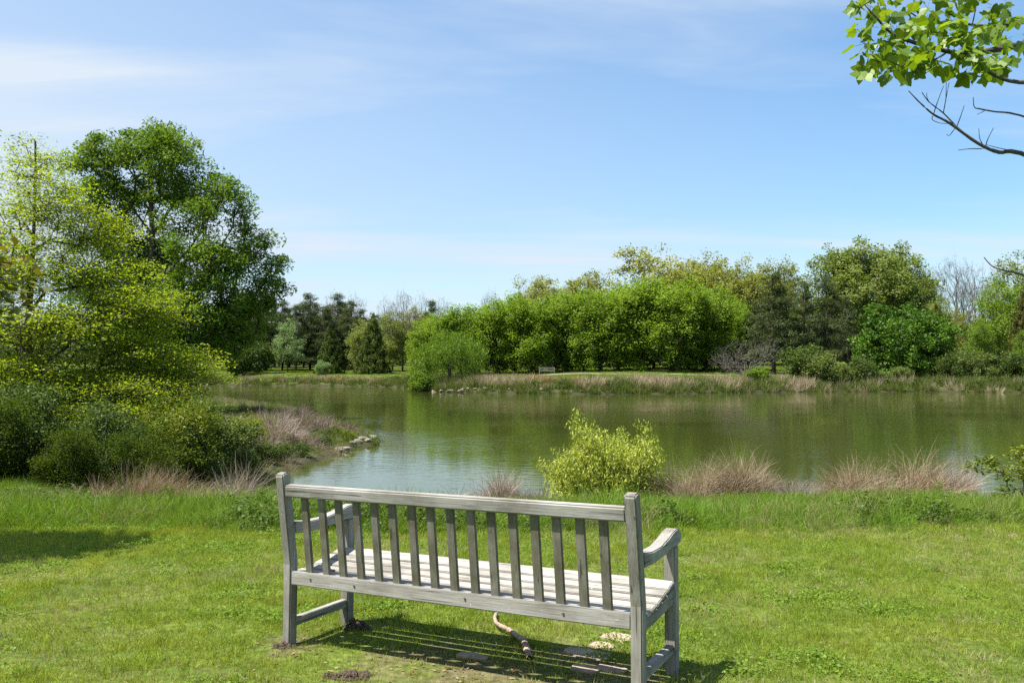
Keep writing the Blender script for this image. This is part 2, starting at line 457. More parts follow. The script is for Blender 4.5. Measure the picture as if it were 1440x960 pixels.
def cone_blobs(h, r, z0=.2):
    def f(R):
        B = []
        for i in range(16):
            t = i/15; z = z0+(h-z0)*t; rr = r*(1-t)**.8+.12
            B.append((R.normal(0, .02*r), R.normal(0, .02*r), z, rr*.92, rr*.92, (h-z0)/18+.1))
        return B
    return f

def pine_blobs(h, r, z0):
    def f(R):
        B = []
        z = z0
        while z < h*.98:
            t = (z-z0)/(h-z0); rr = r*(1-.75*t**1.3)
            for q in range(2):
                a = R.uniform(0, 2*PI); ra = rr*R.uniform(.35, .8)
                B.append((math.cos(a)*ra, math.sin(a)*ra, z+R.normal(0, .25), rr*.42, rr*.42, .38))
            z += h*.035
        B.append((0, 0, h*.97, .6, .6, .5))
        return B
    return f

LEAF = dict(
    maple=leaf_mat('leaf_maple', (.10, .18, .014), (.17, .275, .026), (.24, .335, .045), .55),
    olive=leaf_mat('leaf_olive', (.14, .175, .032), (.235, .265, .062), (.33, .335, .11), .46),
    tall=leaf_mat('leaf_tall', (.085, .135, .024), (.155, .215, .048), (.23, .28, .09), .45),
    airy=leaf_mat('leaf_airy', (.11, .15, .03), (.18, .23, .055), (.25, .295, .085), .45),
    pine=leaf_mat('needle_pine', (.036, .056, .022), (.07, .096, .036), (.12, .145, .055), .28),
    cedar=leaf_mat('leaf_cedar', (.02, .046, .009), (.05, .085, .014), (.11, .14, .024), .22),
    cone=leaf_mat('leaf_cone', (.03, .056, .010), (.072, .108, .017), (.135, .165, .03), .22),
    gold=leaf_mat('leaf_cedar_gold', (.03, .04, .007), (.075, .082, .014), (.13, .12, .025), .2),
    dense=leaf_mat('leaf_dense', (.035, .09, .010), (.08, .165, .017), (.14, .235, .03), .34),
    silver=leaf_mat('leaf_silver', (.11, .185, .07), (.19, .285, .125), (.28, .37, .19), .42),
    weep=leaf_mat('leaf_weeping', (.07, .14, .010), (.13, .22, .018), (.19, .28, .035), .42),
    oak=leaf_mat('leaf_oak', (.05, .11, .010), (.11, .20, .02), (.19, .27, .034), .5),
    light=leaf_mat('leaf_yellow_green', (.15, .22, .014), (.25, .34, .025), (.35, .43, .05), .6),
    shrub=leaf_mat('leaf_shrub', (.03, .062, .010), (.068, .11, .02), (.12, .16, .035), .32),
    thick=leaf_mat('leaf_thicket', (.028, .052, .006), (.058, .093, .010), (.115, .155, .02), .4, .004),
    sage=leaf_mat('leaf_sage', (.055, .09, .02), (.11, .16, .034), (.17, .21, .06), .4),
    yellow=leaf_mat('leaf_yellow_shrub', (.20, .25, .04), (.38, .43, .075), (.58, .59, .14), .42, ttint=(1.1, 1.1, .5)),
    tulip=leaf_mat('leaf_tulip', (.08, .15, .007), (.15, .245, .011), (.22, .31, .02), .5, .03),
    bronze=leaf_mat('leaf_bronze', (.035, .06, .008), (.10, .11, .012), (.24, .17, .02), .35, .05),
    privet=leaf_mat('leaf_privet', (.07, .12, .012), (.15, .2, .02), (.25, .27, .04), .38),
)
kind('maple', [make_kind(10+i, upright_blobs(10, 3.3, -.2, 16), 10, 640, 50, (.30, .30, .34), .205, .62, 'mix', .17, .015, 8.8, 1.3, 1.5) for i in range(3)])
kind('olive', [make_kind(20+i, round_blobs(10, 4.2, 2.6, 16), 10, 620, 48, (.27, .27, .22), .17, .7, 'mix', .16, .012, 7.6, 1.0, 3.0) for i in range(3)])
kind('tall', [make_kind(30+i, round_blobs(10, 3.0, 1.6, 14), 10, 600, 46, (.27, .27, .23), .17, .7, 'mix', .15, .012, 8.6, 1.3, 3.0) for i in range(2)])
kind('airy', [make_kind(40+i, round_blobs(10, 2.9, .6, 10), 10, 300, 44, (.34, .34, .28), .19, .6, 'mix', .12, .012, 8.5, 1.1) for i in range(2)])
kind('pine', [make_kind(50+i, pine_blobs(10, 2.5, 1.6), 10, 300, 70, (.28, .28, .16), .26, .18, 'radial', .15, .02, 9.7, -.1, 2.2, .02) for i in range(3)])
kind('cone', [make_kind(60+i, cone_blobs(10, 2.9), 10, 420, 80, (.17, .17, .26), .27, .35, 'up', .2, .02, 9.5, .3, 4.5, .01, clump=.45) for i in range(2)])
kind('bare', [make_kind(70+i, round_blobs(10, 2.4, 3.0, 8), 10, 800, 0, (1, 1, 1), .1, 1, 'mix', .11, .0045, 8.2, 1.7, 2.0, .05, 4, 5, wob=.08) for i in range(3)])
kind('dense', [make_kind(80, round_blobs(6, 4.6, .2, 22), 6, 420, 62, (.30, .30, .22), .24, .7, 'mix', .25, .02, 4, .6, 4.5, clump=.4)])
kind('silver', [make_kind(85, lambda R: [(0, 0, 4.6, 3.0, 3.0, 2.8), (0, 0, 7.2, 1.9, 1.9, 2.2), (-.8, 0, 3, 2.6, 2.6, 1.2), (1, 0, 3.2, 2.2, 2.2, 1.2)], 9.3, 190, 60, (.34, .34, .22), .2, .6, 'mix', .13, .014, 8.6, .7)])
kind('weep', [make_kind(88, lambda R: [(0, 0, 4.6, 3.2, 3.2, 1.5)]+[(math.cos(a)*3.1, math.sin(a)*3.1, 3.3+.5*math.sin(a*3), 1.5, 1.5, 1.5) for a in np.arange(9)*.7], 6, 240, 90, (.32, .32, .55), .30, .22, 'droop', .2, .016, 4.4, -.3, 2.6)])

def bush_kind(seed, r, h, ntips, per, spread, leaf, asp, mode='mix', stems=7, asc=1.0, tw=1.0):
    R = np.random.default_rng(seed)
    B = [(0, 0, h*.5, r*.8, r*.8, h*.5)]
    for i in range(9):
        a = R.uniform(0, 2*PI); q = R.uniform(.3, .75)
        rr = r*R.uniform(.25, .45)
        B.append((math.cos(a)*r*q, math.sin(a)*r*q, h*R.uniform(.25, .85), rr, rr, h*R.uniform(.14, .26)))
    tips = in_blobs(B, R, ntips, 2.6, .06); tips[:, 2] = np.clip(tips[:, 2], .08*h, None)
    VV, QQ, off = [], [], 0
    lab = R.integers(0, stems, ntips*2)[:len(tips)]
    ang = np.arctan2(tips[:, 1], tips[:, 0]); lab = ((ang+PI)/(2*PI)*stems).astype(int) % stems
    for s in range(stems):
        t = tips[lab == s]
        if len(t) == 0: continue
        a = (s+.5)/stems*2*PI-PI
        tr = np.array([(math.cos(a)*.06*r, math.sin(a)*.06*r, -.1), (math.cos(a)*.14*r, math.sin(a)*.14*r, h*.15), (math.cos(a)*.24*r, math.sin(a)*.24*r, h*.36)])
        pos, par, rad = skeleton(tr, t, R, (.018*r+.008)*tw, (.0035+.0015*r)*tw, asc)
        V, Q = skin(pos, par, rad, 4); VV.append(V); QQ.append(Q+off); off += len(V)
    return make_mesh('stems', np.concatenate(VV), [np.concatenate(QQ)], smooth=True), (foliage('foliage', tips, per, spread, leaf, asp, R, mode, clump_tone=.35) if per else None), h
kind('shrub', [bush_kind(100+i, 2.0, 2.6, 130, 60, (.26, .26, .22), .2, .5) for i in range(3)])
kind('brush', [bush_kind(110+i, 1.0, 1.2, 900, 0, (1, 1, 1), .1, 1, stems=16, asc=2.2) for i in range(3)])
kind('greyshrub', [bush_kind(115, 2.0, 2.4, 1500, 0, (1, 1, 1), .1, 1, stems=9, asc=.6, tw=.45)])

def plant(name, label, cat, kd, v, loc, height, mat, bark, group=None, rz=0.0, wide=1.0, parts=('trunk', 'crown')):
    tm, cm, h = KIND[kd][v % len(KIND[kd])]
    s = height/h
    t = thing(name, label, cat, loc, rz, group, (s*wide, s*wide, s))
    for nm, me, mt in ((parts[0], tm, bark), (parts[1], cm, mat)):
        if me is None: continue
        o = bpy.data.objects.new(nm, me); COL.objects.link(o); o.parent = t
        if len(me.materials) == 0: me.materials.append(mt)
        o.material_slots[0].link = 'OBJECT'; o.material_slots[0].material = mt
    return t

rr_ = np.random.default_rng(5)
def far_tree(name, label, cat, kd, px, d, py_top, mat, bark=BARK_GREY, group=None, wide=1.0, v=None, parts=('trunk', 'crown')):
    loc = spot(px, d)
    v = int(rr_.integers(0, 9)) if v is None else v
    return plant(name, label, cat, kd, v, loc, top_z(py_top, d)-loc[2], mat, bark, group, float(rr_.uniform(0, 6.28)), wide, parts)

# ------------------------------------------------------------------ the far bank, tree by tree
GR = 'light green maples in a row across the pond'
for px, d, top, w, lab in (
    (600, 121, 446, .95, 'light green maple at the left end of the row, half behind the weeping tree'),
    (648, 117, 428, 1.0, 'light green maple rising straight behind the weeping tree'),
    (700, 119, 420, 1.0, 'light green maple just right of the weeping tree, left of the far bench'),
    (748, 116, 412, .95, 'light green maple directly behind the far bench'),
    (797, 118, 411, .95, 'light green maple just right of the far bench, below a thin olive crown'),
    (845, 115, 403, .95, 'light green maple left of the tallest maples, its crown stepping up to the right'),
    (893, 117, 390, 1.0, 'tallest light green maple at the middle of the row, under the big olive crown'),
    (945, 115, 389, 1.0, 'tall light green maple right of the tallest one, dark trunks showing under it'),
    (992, 118, 402, .9, 'light green maple near the right end of the row, left of the grey leafless shrub'),
    (1034, 124, 422, .8, 'narrow yellowish maple closing the row beside the dark pine')):
    far_tree('maple_tree', lab, 'tree', 'maple', px, d, top, LEAF['maple'], BARK_DARK, GR, w*1.3)
for px, top, lab in (
    (625, 440, 'light green maple of the second row, filling the gap behind the weeping tree'), (674, 428, 'light green maple of the second row, between the two maples right of the weeping tree'),
    (724, 420, 'light green maple of the second row, just left of the far bench'), (773, 414, 'light green maple of the second row, just right of the far bench'),
    (821, 410, 'light green maple of the second row, left of the stepped crown'), (869, 402, 'light green maple of the second row, left of the tallest maple'),
    (919, 397, 'light green maple of the second row, between the two tallest maples'), (968, 398, 'light green maple of the second row, above the dark trunks'),
    (1012, 414, 'light green maple of the second row, at the right end beside the yellowish maple')):
    far_tree('maple_tree', lab, 'tree', 'maple', px, 127, top, LEAF['maple'], BARK_DARK, GR, 1.3)
GO = 'tall olive spring trees behind the maple row'
for px, d, top, w, lab in (
    (770, 152, 390, .9, 'olive tree showing only a low rounded top above the maple behind the far bench'),
    (838, 150, 379, .85, 'thin olive tree top with sky gaps, left of the big olive crown'),
    (928, 150, 344, 1.0, 'big olive crown rising highest above the middle of the maple row'),
    (990, 154, 352, .85, 'olive crown touching the right side of the highest olive crown'),
    (1046, 148, 358, .8, 'olive tree between the highest olive crown and the dark pine'),
    (1088, 150, 368, .7, 'olive tree peeping over the top of the large dark pine')):
    far_tree('oak_tree', lab, 'tree', 'olive', px, d, top, LEAF['olive'], BARK_GREY, GO, w*1.25)
GT = 'tall trees right of the dark pines'
for px, d, top, w, lab in (
    (1172, 138, 345, .95, 'tall pale green tree at the left of the high clump on the right'),
    (1218, 134, 329, 1.0, 'tallest tree of the high clump on the right, above the round dense tree'),
    (1262, 137, 336, .95, 'tall tree with olive top on the right of the high clump'),
    (1288, 131, 385, .75, 'darker green tree at the right foot of the high clump')):
    far_tree('tall_tree', lab, 'tree', 'tall', px, d, top, LEAF['tall'], BARK_GREY, GT, w*1.15)
GP = 'dark pines in the wood across the pond'
for px, d, top, w, lab in (
    (322, 160, 428, 1.1, 'dark pine mostly hidden behind the big oak on the left'),
    (352, 155, 422, 1.1, 'dark pine at the right edge of the big oak crown'),
    (374, 158, 414, 1.0, 'dark pine standing above the small silvery tree, left side'),
    (397, 162, 424, 1.0, 'dark pine directly behind the small silvery tree'),
    (416, 157, 430, 1.0, 'shorter dark pine just right of the small silvery tree'),
    (436, 160, 414, 1.0, 'tallest slender pine between the silvery tree and the small conical evergreen'),
    (455, 158, 432, 1.1, 'dark pine behind the small conical evergreen'),
    (474, 163, 414, 1.0, 'dark pine right of the small conical evergreen'),
    (494, 160, 424, 1.0, 'dark pine left of the large conical evergreen'),
    (606, 165, 424, 1.0, 'lone dark pine top behind the leafless trees, left of the maples')):
    far_tree('pine_tree', lab, 'tree', 'pine', px, d, top, LEAF['pine'], BARK_PINE, GP, w*1.15)
for px, d, top, lab in (
    (338, 174, 432, 'pine of the back row behind the oak edge, farther left'), (362, 176, 428, 'pine of the back row between the two pines at the oak edge'), (386, 175, 427, 'pine of the back row above the left half of the silvery tree'),
    (407, 178, 434, 'pine of the back row above the right half of the silvery tree'), (427, 176, 426, 'pine of the back row left of the tallest slender pine'), (446, 177, 427, 'pine of the back row right of the tallest slender pine'),
    (465, 175, 430, 'pine of the back row above the tip of the small conical evergreen'), (484, 178, 427, 'pine of the back row midway between both conical evergreens'), (506, 176, 436, 'pine of the back row just left of the large conical evergreen tip')):
    far_tree('pine_tree', lab, 'tree', 'pine', px, d, top, LEAF['pine'], BARK_PINE, GP, 1.25)
GQ = 'dark pines right of the maple row'
for px, d, top, w, lab in (
    (1088, 112, 384, 1.35, 'largest dark pine, right behind the grey leafless shrub'),
    (1062, 122, 425, 1.1, 'dark pine wedged between the maple row and the largest pine'),
    (1131, 114, 397, .95, 'slim dark pine with bare lower trunk, second from the maple row'),
    (1164, 116, 391, .95, 'dark pine with a tall bare trunk below the high clump'),
    (1192, 120, 418, 1.0, 'short dark pine left of the round dense tree')):
    far_tree('pine_tree', lab, 'tree', 'pine', px, d, top, LEAF['pine'], BARK_PINE, GQ, w)
GB = 'leafless trees in the wood across the pond'
for px, d, top, w, lab in (
    (468, 172, 406, 1.0, 'leafless tree top above the pines, left of the large conical evergreen'),
    (496, 175, 408, 1.0, 'leafless tree top over the pine beside the large conical evergreen'),
    (541, 172, 412, .8, 'slim leafless tree just right of the large conical evergreen'),
    (566, 150, 402, 1.0, 'leafless tree with a tall dark trunk right of the large conical evergreen'),
    (592, 168, 408, .9, 'leafless tree between the tall dark trunk and the lone pine top'),
    (622, 170, 414, .9, 'leafless tree top over the left end of the maple row'),
    (690, 168, 402, .8, 'sparse leafless top poking above the maples right of the weeping tree'),
    (742, 165, 394, .8, 'sparse leafless top poking above the maple behind the far bench'),
    (1308, 140, 364, .8, 'leafless tree standing alone right of the high clump'),
    (1345, 138, 352, 1.0, 'tallest leafless tree on the right with a forked pale trunk'),
    (1372, 145, 362, .9, 'leafless tree behind the bright green tree on the right'),
    (1400, 142, 366, .9, 'leafless tree below the tip of the overhanging twig')):
    far_tree('bare_tree', lab, 'tree', 'bare', px, d, top, None, TWIG, GB, w)
GA = 'thinly leaved trees in the wood across the pond'
for px, d, top, w, mt, lab in (
    (508, 146, 446, 1.15, 'airy', 'pale green thin tree showing left of the large conical evergreen'),
    (552, 148, 434, 1.2, 'airy', 'pale thin tree just right of the large conical evergreen'),
    (582, 155, 427, 1.0, 'olive', 'olive thin tree behind the tall dark trunk'),
    (606, 142, 440, .9, 'airy', 'pale thin tree left of the first maple, above the weeping tree'),
    (1052, 126, 440, .8, 'maple', 'yellow-green thin tree behind the grey leafless shrub'),
    (1322, 126, 412, .9, 'airy', 'pale thin tree above the small dark cedar on the right'),
    (1346, 130, 430, .8, 'olive', 'olive thin tree under the tallest leafless tree on the right'),
    (1405, 116, 388, 1.0, 'maple', 'bright green tree near the right edge of the view'),
    (1432, 132, 348, 1.0, 'tall', 'high thinly leaved tree cut by the right edge'),
    (1380, 108, 446, 1.0, 'weep', 'yellow-green tree with layered boughs right of the round dense tree'),
    (1438, 104, 462, .9, 'weep', 'yellow-green tree low at the right edge of the view')):
    far_tree('young_tree', lab, 'tree', 'airy', px, d, top, LEAF[mt], BARK_GREY, GA, w)

far_tree('conical_evergreen', 'small dark conical evergreen on the far lawn beside the silvery shrub', 'tree', 'cone', 465, 141, 456, LEAF['cone'], BARK_PINE, None, 1.15, 0)
far_tree('conical_evergreen', 'large dark conical evergreen standing alone on the far lawn', 'tree', 'cone', 524, 138, 440, LEAF['cone'], BARK_PINE, None, 1.12, 1)
far_tree('cedar_tree', 'small dark cedar just right of the round dense tree', 'tree', 'cone', 1318, 110, 428, LEAF['gold'], BARK_PINE, None, .75, 0)
far_tree('cedar_tree', 'golden cedar at the right edge behind the low yellow-green tree', 'tree', 'cone', 1441, 106, 408, LEAF['gold'], BARK_PINE, None, .8, 1)
far_tree('silvery_tree', 'small silvery green tree on the far lawn with a short bare trunk', 'tree', 'silver', 405, 150, 448, LEAF['silver'], BARK_DARK, None, .92, 0)
far_tree('weeping_tree', 'bright green weeping tree on the far bank above the shore rocks', 'tree', 'weep', 633, 98, 470, LEAF['weep'], BARK_DARK, None, 1.0, 0)
far_tree('round_tree', 'round dense dark green tree on the right shore', 'tree', 'dense', 1271, 103, 436, LEAF['dense'], BARK_DARK, None, 1.0, 0)
far_tree('dead_shrub', 'large grey leafless shrub beside the dark pine', 'shrub', 'greyshrub', 1048, 104, 474, None, TWIG, None, 1.35, 0, ('stems', 'foliage'))

GS = 'shrubs along the far shore'
for px, d, top, w, mt, lab in (
    (453, 136, 508, .8, 'silver', 'silvery green low shrub at the foot of the small conical evergreen'),
    (362, 146, 480, .8, 'cedar', 'dark bush under the right edge of the big oak crown'),
    (338, 140, 488, .9, 'cedar', 'dark bush low behind the big oak, left of another dark bush'),
    (596, 96, 523, 1.0, 'weep', 'yellow-green shrub at the water left of the shore rocks'),
    (712, 93.5, 532, 1.0, 'shrub', 'small green shrub at the water right of the shore rocks'),
    (1064, 95, 517, 1.0, 'weep', 'yellow-green shrub at the water below the grey leafless shrub'),
    (1130, 99, 487, .9, 'shrub', 'green shrub under the slim dark pine'),
    (1152, 97, 498, .9, 'sage', 'sage green shrub at the water left of other sage shrubs'),
    (1186, 97.5, 513, .9, 'sage', 'sage green shrub midway between the slim pine and the round dense tree'),
    (1214, 98, 503, .8, 'shrub', 'green shrub at the left foot of the round dense tree'),
    (1240, 97.5, 522, 1.0, 'sage', 'low brownish shrub in front of the round dense tree, left half'),
    (1266, 98, 516, 1.0, 'sage', 'low sage shrub in front of the round dense tree, centre'),
    (1302, 98.5, 520, .9, 'shrub', 'low brownish green shrub at the right foot of the round dense tree'),
    (1330, 98, 500, .8, 'shrub', 'bright green shrub just right of the round dense tree'),
    (1362, 97.5, 492, .8, 'sage', 'broad sage shrub leaning over the water on the right'),
    (1392, 96.5, 512, 1.0, 'sage', 'twiggy sage shrub below the layered yellow-green tree'),
    (1418, 96, 498, .8, 'shrub', 'rounded green shrub second from the right edge of the far shore'),
    (1446, 95, 500, 1.0, 'shrub', 'green shrub cut by the right edge on the far shore')):
    far_tree('shrub', lab, 'shrub', 'shrub', px, d, top, LEAF[mt], BARK_GREY, GS, w, None, ('stems', 'foliage'))

# the deep wood far behind: reads as one mass
R = np.random.default_rng(77)
n = 430
cx = R.uniform(-130, 170, n); cy = R.uniform(182, 230, n)
ht = R.uniform(7, 12.5, n)
tips = np.column_stack([np.repeat(cx, 26)+R.normal(0, 2.4, n*26), np.repeat(cy, 26)+R.normal(0, 2.4, n*26), np.repeat(ht, 26)*R.uniform(0, 1, n*26)**1.1+1.0])
o = obj('distant_wood', foliage('distant_wood', tips, 20, (.9, .9, .7), .85, .6, R), leaf_mat('leaf_distant', (.05, .07, .025), (.085, .12, .04), (.13, .17, .06), .3))
tag(o, 'mixed wood far behind the trees across the pond', 'wood', kind='stuff')

# ------------------------------------------------------------------ shore rocks
ROCK = noise_mat('rock_pale', [(.3, (.10, .085, .07)), (.55, (.25, .21, .17)), (.75, (.40, .35, .29))], 3.0, .8, .05)
def rock_mesh(seed):
    R = np.random.default_rng(seed)
    bm = bmesh.new(); bmesh.ops.create_icosphere(bm, subdivisions=2, radius=1)
    pl = [(Vector(R.normal(0, 1, 3)).normalized(), R.uniform(.62, .85)) for _ in range(9)]
    for v in bm.verts:
        for nn, dd in pl:
            k = v.co.dot(nn)
            if k > dd: v.co -= nn*(k-dd)
        v.co *= 1+R.normal(0, .015)
    me = bpy.data.meshes.new('rock'); bm.to_mesh(me); bm.free(); me.materials.append(ROCK)
    return me
RM = [rock_mesh(i) for i in range(4)]
R = np.random.default_rng(8)
def rock(x, y, s, label, group, dz=0.0, flat=.55):
    o = bpy.data.objects.new('rock', RM[int(R.integers(4))]); COL.objects.link(o)
    o.location = (x, y, max(zat(x, y), WATER-.02)+s*flat*.35+dz); o.scale = (s*R.uniform(.8, 1.3), s*R.uniform(.7, 1.1), s*flat); o.rotation_euler = (R.normal(0, .15), R.normal(0, .15), R.uniform(0, 6.28))
    tag(o, label, 'rock', group)
gname = 'pale rocks at the foot of the far bank'
for px, py, s in ((610, 549, .5), (621, 548, .62), (627, 550, .45), (635, 549, .75), (641, 546, .5), (648, 550, .7), (658, 548, .5), (668, 550, .4), (683, 548, .62), (716, 551, .35), (762, 553, .55), (652, 545, .45), (630, 545, .4)):
    d = 3056/(py-518)
    d = 91.0+(550-py)*.35
    x = at(px, d)
    while shore_dist([x], [d])[0] < -.05: d += .15
    while shore_dist([x], [d])[0] > .9: d -= .15
    x = at(px, d)
    rock(x, d, s*.62, 'pale rock in the row at the waterline under the weeping tree', gname)
for i, (px, py, s) in enumerate(((527, 620, .30), (519, 624, .22), (512, 622, .26), (504, 626, .24), (497, 627, .20), (487, 633, .18), (478, 636, .22), (522, 617, .2))):
    d = 3056/(py-518)
    rock(at(px, d), d, s*.75, 'pale rock at the tip of the grassy spit on the left', 'pale rocks at the tip of the spit', .02)


# ------------------------------------------------------------------ the bench
WX, WY, WZ = wood_mat('teak_along_x', 0, .08, .98), wood_mat('teak_along_y', 1, .12, .98), wood_mat('teak_slat', 2, .85, .88)
WS = wood_mat('teak_seat_sunlit', 0, .0, 1.15)  # paler teak for the seat: sun glare painted into its colour
WP = wood_mat('teak_post', 2, .34, .95)
BH, RAKE, SEATZ, PW, PT, PD = .90, .0734, .42, .0536, .0602, .5399
def ry(z): return -RAKE*max(0.0, z-SEATZ)/(BH-SEATZ)

def prism_x(name, yz, x0, x1, mat, parent, bev=.005, seg=2, label=None):
    bm = bmesh.new()
    a = [bm.verts.new((x0, y, z)) for y, z in yz]; b = [bm.verts.new((x1, y, z)) for y, z in yz]
    n = len(yz)
    for i in range(n): bm.faces.new((a[i], a[(i+1) % n], b[(i+1) % n], b[i]))
    bm.faces.new(a[::-1]); bm.faces.new(b)
    bmesh.ops.recalc_face_normals(bm, faces=bm.faces)
    sharp = [e for e in bm.edges if e.calc_face_angle(0) > .5]
    bmesh.ops.bevel(bm, geom=sharp, offset=bev, segments=seg, affect='EDGES', clamp_overlap=True)
    # a little unevenness, as weathered timber has
    me = bpy.data.meshes.new(name); bm.to_mesh(me); bm.free()
    for p in me.polygons: p.use_smooth = False
    return obj(name, me, mat, parent)
def box_x(name, x0, x1, y0, y1, z0, z1, mat, parent, bev=.004):
    return prism_x(name, [(y0, z0), (y1, z0), (y1, z1), (y0, z1)], x0, x1, mat, parent, bev)

bench = thing('park_bench', 'weathered grey wooden slatted bench on the near lawn facing the pond', 'bench')
l = BL
for s in (-1, 1):
    x0, x1 = (-l, -l+PW) if s < 0 else (l-PW, l)
    prism_x('leg', [(0, -.06), (PT, -.06), (PT, SEATZ), (PT+ry(BH), BH-.006), (PT+ry(BH)-.022, BH+.001), (ry(BH)+.006, BH-.004), (ry(BH), BH-.016), (0, SEATZ)], x0, x1, WP, bench, .007)
    prism_x('leg', [(PD-PT, -.06), (PD, -.06), (PD, .597), (PD-PT, .594)], x0, x1, WP, bench, .005)
    ax0, ax1 = x0-.003, x1+.003
    prism_x('armrest', [(.030, .577), (.2, .573), (.34, .583), (.45, .597), (.53, .597), (.566, .607), (.582, .630), (.578, .652), (.555, .670), (.52, .676), (.47, .672), (.38, .649), (.27, .630), (.15, .628), (.0255, .641)], ax0, ax1, WY, bench, .005)
    sx0, sx1 = (-l+.010, -l+.046) if s < 0 else (l-.046, l-.010)
    prism_x('seat_rail', [(PT-.001, .302), (.2, .306), (.34, .318), (PD-PT+.001, .33), (PD-PT+.001, .402), (.34, .378), (.2, .358), (PT-.001, .352)], sx0, sx1, WY, bench, .003)
    prism_x('stretcher', [(PT-.001, .094), (PD-PT+.001, .098), (PD-PT+.001, .143), (PT-.001, .137)], sx0, sx1, WY, bench, .003)
IX = l-PW+.001
# top rail, lower back rail, front apron
y0 = ry(.81)
prism_x('back_rail', [(y0+.005, .7765), (y0+.052, .773), (ry(.84)+.056, .828), (ry(.84)+.044, .841), (ry(.84)+.016, .842), (ry(.84)+.003, .8345)], -IX, IX, WX, bench, .006)
prism_x('lower_rail', [(.004, .318), (.047, .318), (.047, .383), (.004, .389)], -IX, IX, WX, bench, .005)
prism_x('front_rail', [(.492, .318), (.522, .318), (.522, .392), (.492, .392)], -IX, IX, WX, bench, .004)
pitch = (2*IX)/17
for i in range(16):
    xc = -IX+pitch*(i+1)+.002*math.sin(i*2.3)
    za, zb = .378, .784
    prism_x('back_slat', [(ry(za)+.018, za), (ry(za)+.036, za), (ry(zb)+.036, zb), (ry(zb)+.018, zb)], xc-.0215, xc+.0215, WZ, bench, .003)
def seat_z(y): return .368+.30*max(0, y-.10)**1.55
for k, (yc, w, xe) in enumerate(((.522, .064, l-PW-.002), (.433, .084, l-.006), (.347, .060, l-.006), (.268, .060, l-.006), (.190, .060, l-.006), (.1125, .060, l-.006))):
    za, zb = seat_z(yc-w/2), seat_z(yc+w/2)
    if k == 0: za, zb = .423, .417
    prism_x('seat_slat', [(yc-w/2, za-.016), (yc+w/2, zb-.016), (yc+w/2, zb+.006), (yc-w/2, za+.006)], -xe, xe, WS, bench, .004)
PLUG = noise_mat('wood_plug', [(.3, (.03, .026, .02)), (.7, (.09, .08, .065))], 90, .3, .002)
for u, v, z in ((-.52, .0045, .352), (.12, .0045, .36), (.62, .0045, .35), (-.80, .0045, .357)):
    bm = bmesh.new(); bmesh.ops.create_cone(bm, cap_ends=True, segments=14, radius1=.006, radius2=.0055, depth=.004, matrix=Matrix.Translation((u, v-.002, z)) @ Matrix.Rotation(PI/2, 4, 'X'))
    me = bpy.data.meshes.new('plug'); bm.to_mesh(me); bm.free(); obj('plug', me, PLUG, bench)
ROTB = Matrix.Rotation(BYAW, 4, 'Z') @ Matrix.Rotation(BTX, 4, 'X') @ Matrix.Rotation(BTY, 4, 'Y')
bench.matrix_world = Matrix.Translation((BX, BY, 0)) @ ROTB

def copy_tree(o, parent=None):
    c = o.copy(); COL.objects.link(c)
    if parent is not None: c.parent = parent
    for ch in list(o.children): copy_tree(ch, c)
    return c
fb = copy_tree(bench)
x, y, z = spot(769, 110)
fb.matrix_world = Matrix.Translation((x, y, z+.02)) @ Matrix.Rotation(PI+.05, 4, 'Z')
fb['label'] = 'tiny pale bench on the far bank in front of the maple row'

# ------------------------------------------------------------------ on the ground round the bench
def hit(px, py):
    """where the line of sight through a photo pixel meets the ground"""
    d = 2.0
    for _ in range(400):
        if top_z(py, d) <= zat(at(px, d), d): break
        d += .02*max(1, d/6)
    return at(px, d), d
PAV = noise_mat('paver_stone', [(.3, (.20, .15, .105)), (.7, (.42, .33, .24))], 14, .6, .01)
R = np.random.default_rng(3)
for px, py, w, h, lab in (
    (832, 918, .17, .12, 'worn sandy paver under the bench, largest of the cluster by the right leg'),
    (812, 913, .13, .11, 'sandy paver at the left end of the cluster by the right bench leg'),
    (866, 893, .15, .12, 'pale paver half covered by turf beside the right bench leg'),
    (845, 905, .12, .09, 'small paver at the back of the cluster by the right bench leg'),
    (858, 938, .14, .08, 'paver in the slat shadow nearest the right bench leg'),
    (822, 938, .13, .08, 'paver in the slat shadow in front of the largest one'),
    (665, 920, .15, .07, 'narrow paver showing in the striped shadow under the middle of the bench')):
    x, y = hit(px, py)
    bm = bmesh.new(); k = 20
    ring = [(math.cos(a)*(abs(math.cos(a))**-.35 if 0 else 1), math.sin(a)) for a in np.arange(k)*2*PI/k]
    top = []
    for cx_, cy_ in ring:
        q = (abs(cx_)**9+abs(cy_)**9)**(1/9)
        top.append((1.08*cx_/q*w/2*R.uniform(.95, 1.03), 1.08*cy_/q*h/2*R.uniform(.95, 1.03)))
    a = [bm.verts.new((u, v, -.03)) for u, v in top]; b_ = [bm.verts.new((u, v, .008+R.normal(0, .0015))) for u, v in top]
    for i in range(k): bm.faces.new((a[i], a[(i+1) % k], b_[(i+1) % k], b_[i]))
    bm.faces.new(b_)
    bmesh.ops.bevel(bm, geom=[e for e in bm.edges if e.verts[0].co.z > 0 and e.verts[1].co.z > 0], offset=.006, segments=2, affect='EDGES')
    me = bpy.data.meshes.new('paver'); bm.to_mesh(me); bm.free()
    o = obj('paving_stone', me, PAV, None, (x, y, zat(x, y)+.001)); o.rotation_euler = (0, 0, BYAW+R.normal(0, .12))
    tag(o, lab, 'paving stone', 'worn pavers under the bench')

